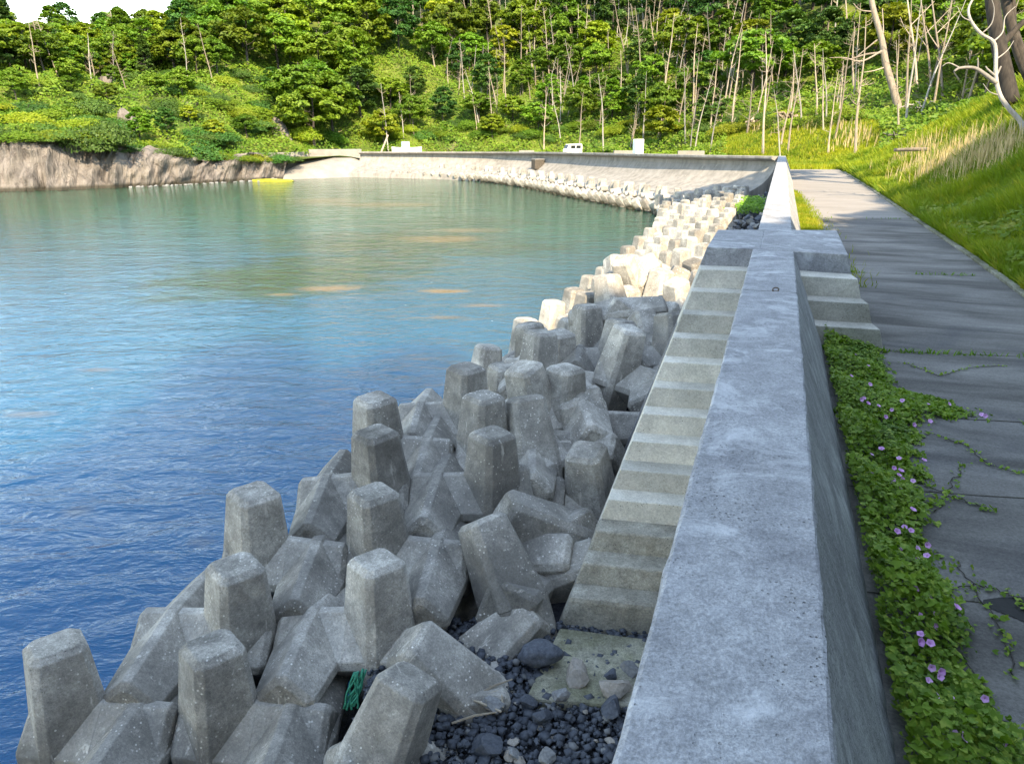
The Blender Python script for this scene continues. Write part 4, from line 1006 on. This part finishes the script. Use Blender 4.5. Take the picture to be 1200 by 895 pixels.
# ---------------------------------------------------------------- flowering vine along the wall foot
VP = [(957, 383), (985, 400), (1040, 413), (1055, 455), (1110, 470), (1168, 486), (1085, 500), (1082, 530), (1105, 590), (1095, 640), (1125, 700), (1150, 740), (1150, 800), (1190, 850), (1230, 900), (1240, 1000), (1330, 1300), (1300, 1700), (1100, 1700), (1085, 1300), (1062, 1000), (1045, 860), (1008, 620), (985, 520), (968, 450)]
vpoly = [pz(px, py, ROADZ)[:2] for px, py in VP]
def leaf5(P, nrm, size, rg):
    n = len(P); up = nrm+rg.normal(size=(n, 3))*.45; up /= np.linalg.norm(up, axis=1)[:, None]; a = rg.normal(size=(n, 3)); a -= (a*up).sum(1)[:, None]*up; a /= np.linalg.norm(a, axis=1)[:, None]; b = np.cross(up, a)
    s = (size*rg.uniform(.6, 1.35, n))[:, None]; pts = [(-.15, 0, 0), (-.45, .55, .1), (.25, .62, .06), (.95, 0, -.1), (.25, -.62, .06), (-.45, -.55, .1)]
    V = np.stack([P+a*s*u+b*s*v+up*s*w for u, v, w in pts], 1).reshape(-1, 3); i = (np.arange(n)*6)[:, None]
    F = np.concatenate([i+np.array([[0, 1, 2, 3]]), i+np.array([[0, 3, 4, 5]])]); return V, F
vpoly = [(x-(.35 if i >= 18 or i == 0 else 0), y) for i, (x, y) in enumerate(vpoly)]; B = np.array(vpoly); Qv = np.column_stack([rng.uniform(B[:, 0].min(), B[:, 0].max(), 200000), rng.uniform(B[:, 1].min(), B[:, 1].max(), 200000)])
k = inside(Qv, vpoly) & (Qv[:, 0] > .6+(Qv[:, 1]-1.65)*.3478+.84); Qv = Qv[k]; dist, _, _ = polydist(Qv, vpoly[:18]); nz = np.sin(Qv[:, 0]*9.1+Qv[:, 1]*4.3)*np.sin(Qv[:, 1]*7.7-Qv[:, 0]*3.1)+.6*np.sin(Qv[:, 0]*19+1)*np.sin(Qv[:, 1]*17); keep = rng.random(len(Qv)) < np.clip((dist-.05+nz*.09)/.16, .02, 1)*np.clip(1.15+nz*.55, .25, 1); Qv = Qv[keep][:44000]; dist = dist[keep][:44000]
nearw = np.clip(1-(Qv[:, 0]-(.86+np.array([wallx(y) for y in Qv[:, 1]])))/.9, 0, 1)
mz = np.clip(dist/.25, 0, 1)*(.05+.14*nearw+.05*(np.sin(Qv[:, 0]*6+1)*np.cos(Qv[:, 1]*5)+1)*.5)
mz *= 1+.8*np.clip(np.sin(Qv[:, 0]*3.1+Qv[:, 1]*1.7)*np.sin(Qv[:, 1]*2.3-1), -.6, 1)
Pv = np.column_stack([Qv, ROADZ+.012+mz*rng.uniform(.25, 1.05, len(Qv))])
V, F = leaf5(Pv, np.array([0.15, -.15, 1]), .019+.016*rng.random(len(Pv))**2*1.6, rng)
vine = obj('flowering_vine', newmesh('flowering_vine', V, F, M['vine'])); tag(vine, 'leafy green vine with small pink flowers spreading along the wall foot', 'vine', kind='stuff')
# runners
b = MB()
runs = [((1085, 505), (1130, 520), (1160, 545), (1215, 558)), ((1070, 560), (1110, 580), (1150, 592), (1165, 600)), ((1120, 655), (1150, 700), (1175, 740), (1190, 800)), ((1100, 690), (1150, 685), (1195, 700), (1200, 715)), ((1095, 600), (1120, 560), (1130, 540)), ((1150, 830), (1190, 880), (1240, 900)), ((1060, 425), (1100, 440), (1140, 430), (1180, 428)), ((1130, 770), (1160, 830), (1200, 860))]
RL = []
for r_ in runs:
    P3 = [Vector(pz(px, py, ROADZ+.012)) for px, py in r_]; pts = []
    for i in range(len(P3)-1):
        for f in np.linspace(0, 1, 8, endpoint=False): pts.append(P3[i].lerp(P3[i+1], f)+Vector((random.gauss(0, .012), random.gauss(0, .012), 0)))
    b.add(tube(pts, [.004]*len(pts), 4))
    for p in pts:
        for _ in range(random.choice((1, 2, 3))): RL.append((p.x+random.gauss(0, .03), p.y+random.gauss(0, .03), ROADZ+.02))
obj('runners', b.mesh('runners', M['bark']), vine)
V, F = leaf5(np.array(RL), np.array([0, -.2, 1]), .024, rng); obj('runner_leaves', newmesh('runner_leaves', V, F, M['vine']), vine)
mf, tf = mat('pink_petals'); oi = tf.n('ShaderNodeObjectInfo'); tf.out(tf.pbr(tf.mix(oi.outputs['Random'], (.62, .28, .62), (.72, .42, .70)), .6).outputs[0]); M['petal'] = mf
fv = []; ff = []
for ring, (rr, zz) in enumerate(((.10, -.9), (.25, -.4), (.7, -.05), (1.0, 0.0))):
    for k in range(10): a = 2*math.pi*k/10; q = rr*(1+(.10 if k % 2 else -.08)*(ring == 3)); fv.append((q*math.cos(a), q*math.sin(a), zz))
for ring in range(3):
    for k in range(10): ff.append((ring*10+k, ring*10+(k+1) % 10, ring*10+10+(k+1) % 10, ring*10+10+k))
fme = newmesh('flower', fv, ff, mf, True)
FL = [(1010, 468), (1018, 472), (1030, 475), (1045, 480), (1113, 473), (1033, 525), (1022, 532), (1048, 548), (1054, 556), (1046, 562), (1040, 560), (1058, 562), (1070, 563), (1060, 617), (1052, 622), (1068, 621), (1040, 645), (1076, 642), (1075, 655), (1076, 675), (1073, 690), (1047, 715), (1079, 742), (1080, 752), (1104, 787), (1089, 797), (1083, 806), (1096, 814), (1094, 847), (1013, 466), (998, 440), (1020, 450), (1003, 415), (1180, 870), (1120, 860)]
for _ in range(70):
    q_ = vpoly[0]; px, py = random.uniform(975, 1160), random.uniform(420, 880)
    q_ = pz(px, py, ROADZ)
    if inside([q_[:2]], vpoly)[0]: FL.append((px, py))
for px, py in FL:
    q_ = pz(px, py, ROADZ+.15)
    if q_[0] < wallx(q_[1])+1.0: continue
    p = pz(px, py, ROADZ+.22); f = obj('flower', fme, vine, p, (random.uniform(.1, 1.1), random.uniform(-.5, .5), random.uniform(-.6, .6)), random.uniform(.017, .025))
# little plants beside the landing and on the riprap
Pp = np.column_stack([rng.normal(0, .5, 1500), rng.uniform(0, 8, 1500), np.zeros(1500)]); Pp[:, 1] += 46; Pp[:, 0] += np.array([wallx(y) for y in Pp[:, 1]])-1.7; Pp[:, 2] = 2.0+rng.uniform(0, .5, 1500)
V, F = leaf5(Pp, np.array([0, -.4, 1]), .11, rng); o = obj('shore_weeds', newmesh('shore_weeds', V, F, M['vine'])); tag(o, 'green weeds growing on the boulders near the wall corner', 'weeds', kind='stuff')

# ---------------------------------------------------------------- particular trees on the right
def P3(px, py, zc):
    u = (px-600)/870; v = (447.5-py)/870; return Vector((u*zc, (CT+v*ST)*zc, CAMZ+(-ST+v*CT)*zc))
def bentree(name, cat, label, zc, chains, m, leafy=None):
    """chains: list of (list of (px,py,dz), r0, r1); the first is the trunk"""
    base = P3(chains[0][0][0][0], chains[0][0][0][1], zc); e = empty(name, base); tag(e, label, cat)
    for i, (pts, r0, r1) in enumerate(chains):
        Q = [P3(p[0], p[1], zc+(p[2] if len(p) > 2 else 0))-base for p in pts]; QQ = []
        for j in range(len(Q)-1):
            for f in np.linspace(0, 1, 4, endpoint=False): 
                a, b2, c, d = Q[max(j-1, 0)], Q[j], Q[j+1], Q[min(j+2, len(Q)-1)]
                QQ.append(.5*((2*b2)+(c-a)*f+(2*a-5*b2+4*c-d)*f*f+(3*b2-a-3*c+d)*f**3))
        QQ.append(Q[-1]); n = len(QQ); nm = 'trunk' if i == 0 else 'branch'
        obj(nm, MB().add(tube(QQ, [r0+(r1-r0)*j/(n-1) for j in range(n)], 9 if i == 0 else 6)).mesh(nm, m, smooth=True), e)
    return e
q = ray(1052, 128); 
zl = px_of(*q)[2]
bentree('dead_tree', 'dead tree', 'tall leaning bare pine with long branches reaching left at the road end', zl, [([(1055, 135), (1047, 105), (1038, 75), (1033, 45), (1022, 5), (1015, -45)], .50, .28), ([(1036, 62), (1015, 64), (995, 70), (985, 68)], .16, .04), ([(1033, 60, -1), (1010, 72, -2), (990, 68, -2), (972, 68, -2)], .13, .03), ([(1040, 78), (1025, 83), (1012, 85)], .11, .03), ([(1028, 47), (1012, 60), (1000, 70)], .10, .03), ([(1028, 25), (1035, 42), (1034, 10)], .12, .04), ([(1022, 14), (1008, 12), (1000, 4)], .10, .04)], M['deadbark'])
q = ray(1183, 120); zb = min(px_of(*q)[2], 36)
pn = bentree('pine_tree', 'tree', 'thick dark pine trunk rising out of the grass bank at the upper right', zb, [([(1185, 122), (1176, 80), (1168, 40), (1160, -20), (1150, -120), (1148, -220)], .40, .24), ([(1172, 55, 1), (1195, 30, 1), (1225, 5, 1)], .2, .1)], M['bark'])
obj('crown', crowns[2], pn, P3(1150, -60, zb)-P3(1185, 122, zb)-Vector((0, 0, 3)), (0, 0, 1), 1.5)
pn = bentree('pine_tree', 'tree', 'dark leaning pine trunk at the right edge behind the thick one', zb+3, [([(1215, 115), (1195, 60), (1178, 0), (1170, -100)], .30, .2), ([(1203, 88), (1190, 55), (1187, 20), (1186, -60)], .22, .15)], M['bark'])
obj('crown', crowns[0], pn, P3(1180, -60, zb+3)-P3(1215, 115, zb+3)-Vector((0, 0, 2)), (0, 0, 2), 1.5)
zw = px_of(*ray(1199, 168))[2]
bentree('dead_tree', 'dead tree', 'pale twisting dead tree bending up from the right edge in front of the pines', zw, [([(1200, 170), (1197, 145), (1183, 128), (1172, 112), (1167, 90), (1167, 60), (1163, 48), (1150, 40), (1138, 25), (1135, 10), (1143, -5)], .10, .04), ([(1168, 98), (1155, 88), (1142, 80), (1125, 80), (1118, 84)], .09, .04), ([(1167, 90), (1158, 82), (1155, 78)], .05, .02), ([(1168, 88), (1173, 78)], .06, .03), ([(1146, 82), (1146, 68)], .04, .02), ([(1163, 50), (1175, 38), (1178, 20), (1190, 8)], .035, .01), ([(1150, 40), (1162, 28), (1165, 10), (1160, -5)], .03, .01), ([(1167, 70), (1180, 60), (1188, 48)], .03, .008), ([(1125, 80), (1112, 74), (1104, 78)], .03, .008), ([(1138, 25), (1128, 20), (1122, 8)], .025, .008), ([(1172, 112), (1160, 108), (1152, 98)], .025, .008)], M['whitebark'])
zg = px_of(*ray(1105, 180))[2]
bentree('fallen_log', 'fallen log', 'long bare pole of a fallen tree lying on the bank above the dry grass', zg, [([(1048, 176, 1.5), (1075, 175, .6), (1105, 174, 0), (1130, 160, 0), (1155, 152, 0), (1183, 146, .4)], .10, .13), ([(1158, 153), (1157, 140)], .04, .03)], M['deadbark'])
for lab, X, Y2 in (('thin bare tree with a split top left of the pale twisting tree', 1092, 118), ('slender dead tree standing behind the fallen branches', 1075, 108), ('short stub of a dead trunk on the shaded bank', 1132, 110), ('straight thin dead tree on the shaded bank', 1105, 118)):
    q = ray(X, Y2); z_ = px_of(*q)[2]; h_ = 25 if 'stub' in lab else 125; 
    ch_ = [([(X, Y2+3), (X-3, Y2-h_*.35), (X-9, Y2-h_*.7), (X-14, Y2-h_)], .17, .07)]
    if 'stub' not in lab: ch_ += [([(X-6, Y2-h_*.5), (X-16, Y2-h_*.62), (X-20, Y2-h_*.7)], .07, .03), ([(X-8, Y2-h_*.62), (X+8, Y2-h_*.75), (X+20, Y2-h_*.85)], .07, .03)]
    bentree('dead_tree', 'dead tree', lab, z_, ch_, M['deadbark'])
# brush piles of fallen branches
for (cx, cy, n, w, h_, lab) in ((1065, 160, 34, 36, 16, 'tangle of fallen dead branches on the shaded bank'), (1085, 125, 26, 45, 14, 'dark fallen trunk and branches higher on the bank'), (925, 137, 60, 24, 14, 'heap of grey brushwood at the forest edge'), (882, 143, 30, 14, 14, 'small grey brushwood heap left of the large one')):
    q = ray(cx, cy+h_*.6); 
    if q is None: continue
    z_ = px_of(*q)[2]; base = P3(cx, cy+h_*.5, z_); e = MB()
    for i in range(n):
        a = random.uniform(-w/2, w/2); bb = random.uniform(-2, h_*.5); L = random.uniform(.3, 1)*w*.45; an = random.uniform(-.5, 3.6) if cx > 1000 else random.uniform(.9, 2.2)
        p0 = P3(cx+a, cy+bb, z_+random.uniform(-1, 1))-base; p2 = P3(cx+a+L*math.cos(an), cy+bb-L*math.sin(an)*.6, z_+random.uniform(-1.5, 1))-base; pm = (p0+p2)/2+Vector((random.gauss(0, .15), 0, random.gauss(0, .15)))
        r_ = random.uniform(.04, .10)*z_/50; e.add(tube([p0, pm, p2], [r_, r_*.8, r_*.3], 4))
    o = obj('brushwood', e.mesh('brushwood', M['twig'] if cx < 1000 else M['whitebark']), None, base); tag(o, lab, 'brushwood')

# shade trees on the near right bank (they cast the foreground shade)
GS2 = 'tall trees on the steep bank beside the viewer'
ns = 0; sp = []; cs = [(random.uniform(-60, 60), random.uniform(-85, 14.0)) for _ in range(9000)]
cdd, _, _ = polydist(cs, TOE); cii = inside(cs, TOEPOLY); chh = height(cs)
for (x, y), d, ok, z in zip(cs, cdd, cii, chh):
    if not ok or d < 2.5 or d > 42: continue
    if x < -.27*y-40 or x > -.27*y+42: continue
    if any((x-a)**2+(y-b)**2 < 5.2**2 for a, b in sp): continue
    px, py, zc_ = px_of(x, y, z+8)
    if zc_ > 0 and px-870*7.5/max(zc_, 1) < 1200: continue
    kd = random.choice((0, 2, 5, 4, 2)); sc = random.uniform(2.0, 2.6); Hk = {0: 6.6, 2: 7.8, 5: 7.4, 4: 10}[kd]
    while sc > .8:
        t_ = (z+Hk*sc*1.05-3)/math.tan(R(39.5)); yl, xl = y+.956*t_, x-.292*t_
        if yl+2.0*sc < np.interp(xl, [-10, -3, 4, 9, 14, 22], [23, 22, 21, 25, 31, 43])+random.uniform(-1, 1.5): break
        sc -= .1
    if sc <= .8: continue
    sp.append((x, y)); tree(x, y, kd, sc, 'tall leafy tree on the steep bank beside and behind the viewer', GS2); ns += 1
print("SHADE", ns); print('ZL', zl, zb, zw, zg)

# ---------------------------------------------------------------- light, sky, camera
EL, AZ = R(39.5), R(163)
sv = Vector((math.sin(AZ)*math.cos(EL), math.cos(AZ)*math.cos(EL), math.sin(EL)))
w = bpy.data.worlds.new('World'); scene.world = w; w.use_nodes = True; nt_ = w.node_tree; bg = nt_.nodes['Background']
sky = nt_.nodes.new('ShaderNodeTexSky'); sky.sky_type = 'NISHITA'; sky.sun_disc = False; sky.sun_elevation = EL; sky.sun_rotation = AZ; sky.air_density = 1.0; sky.dust_density = .1; sky.ozone_density = 1.6
nt_.links.new(sky.outputs[0], bg.inputs[0]); bg.inputs[1].default_value = .15
sl_ = bpy.data.lights.new('sun', 'SUN'); sl_.energy = 2.0; sl_.angle = R(.53); sl_.color = (1, .96, .89)
so = bpy.data.objects.new('sun', sl_); link(so); so.rotation_euler = (-sv).to_track_quat('-Z', 'Y').to_euler(); so.location = (30, 0, 60)
cam = bpy.data.cameras.new('camera'); cam.lens = 870/1200*36; cam.sensor_width = 36; cam.clip_end = 3000; cam.clip_start = .05
co = bpy.data.objects.new('camera', cam); link(co); co.location = (0, 0, CAMZ); co.rotation_euler = (R(90)-TH, 0, 0); scene.camera = co
scene.view_settings.view_transform = 'Standard'; scene.view_settings.look = 'None'; scene.view_settings.exposure = 2.6; scene.view_settings.use_white_balance = True; scene.view_settings.white_balance_temperature = 9700; scene.view_settings.gamma = 1
scene.cycles.max_bounces = 6; scene.cycles.transparent_max_bounces = 4
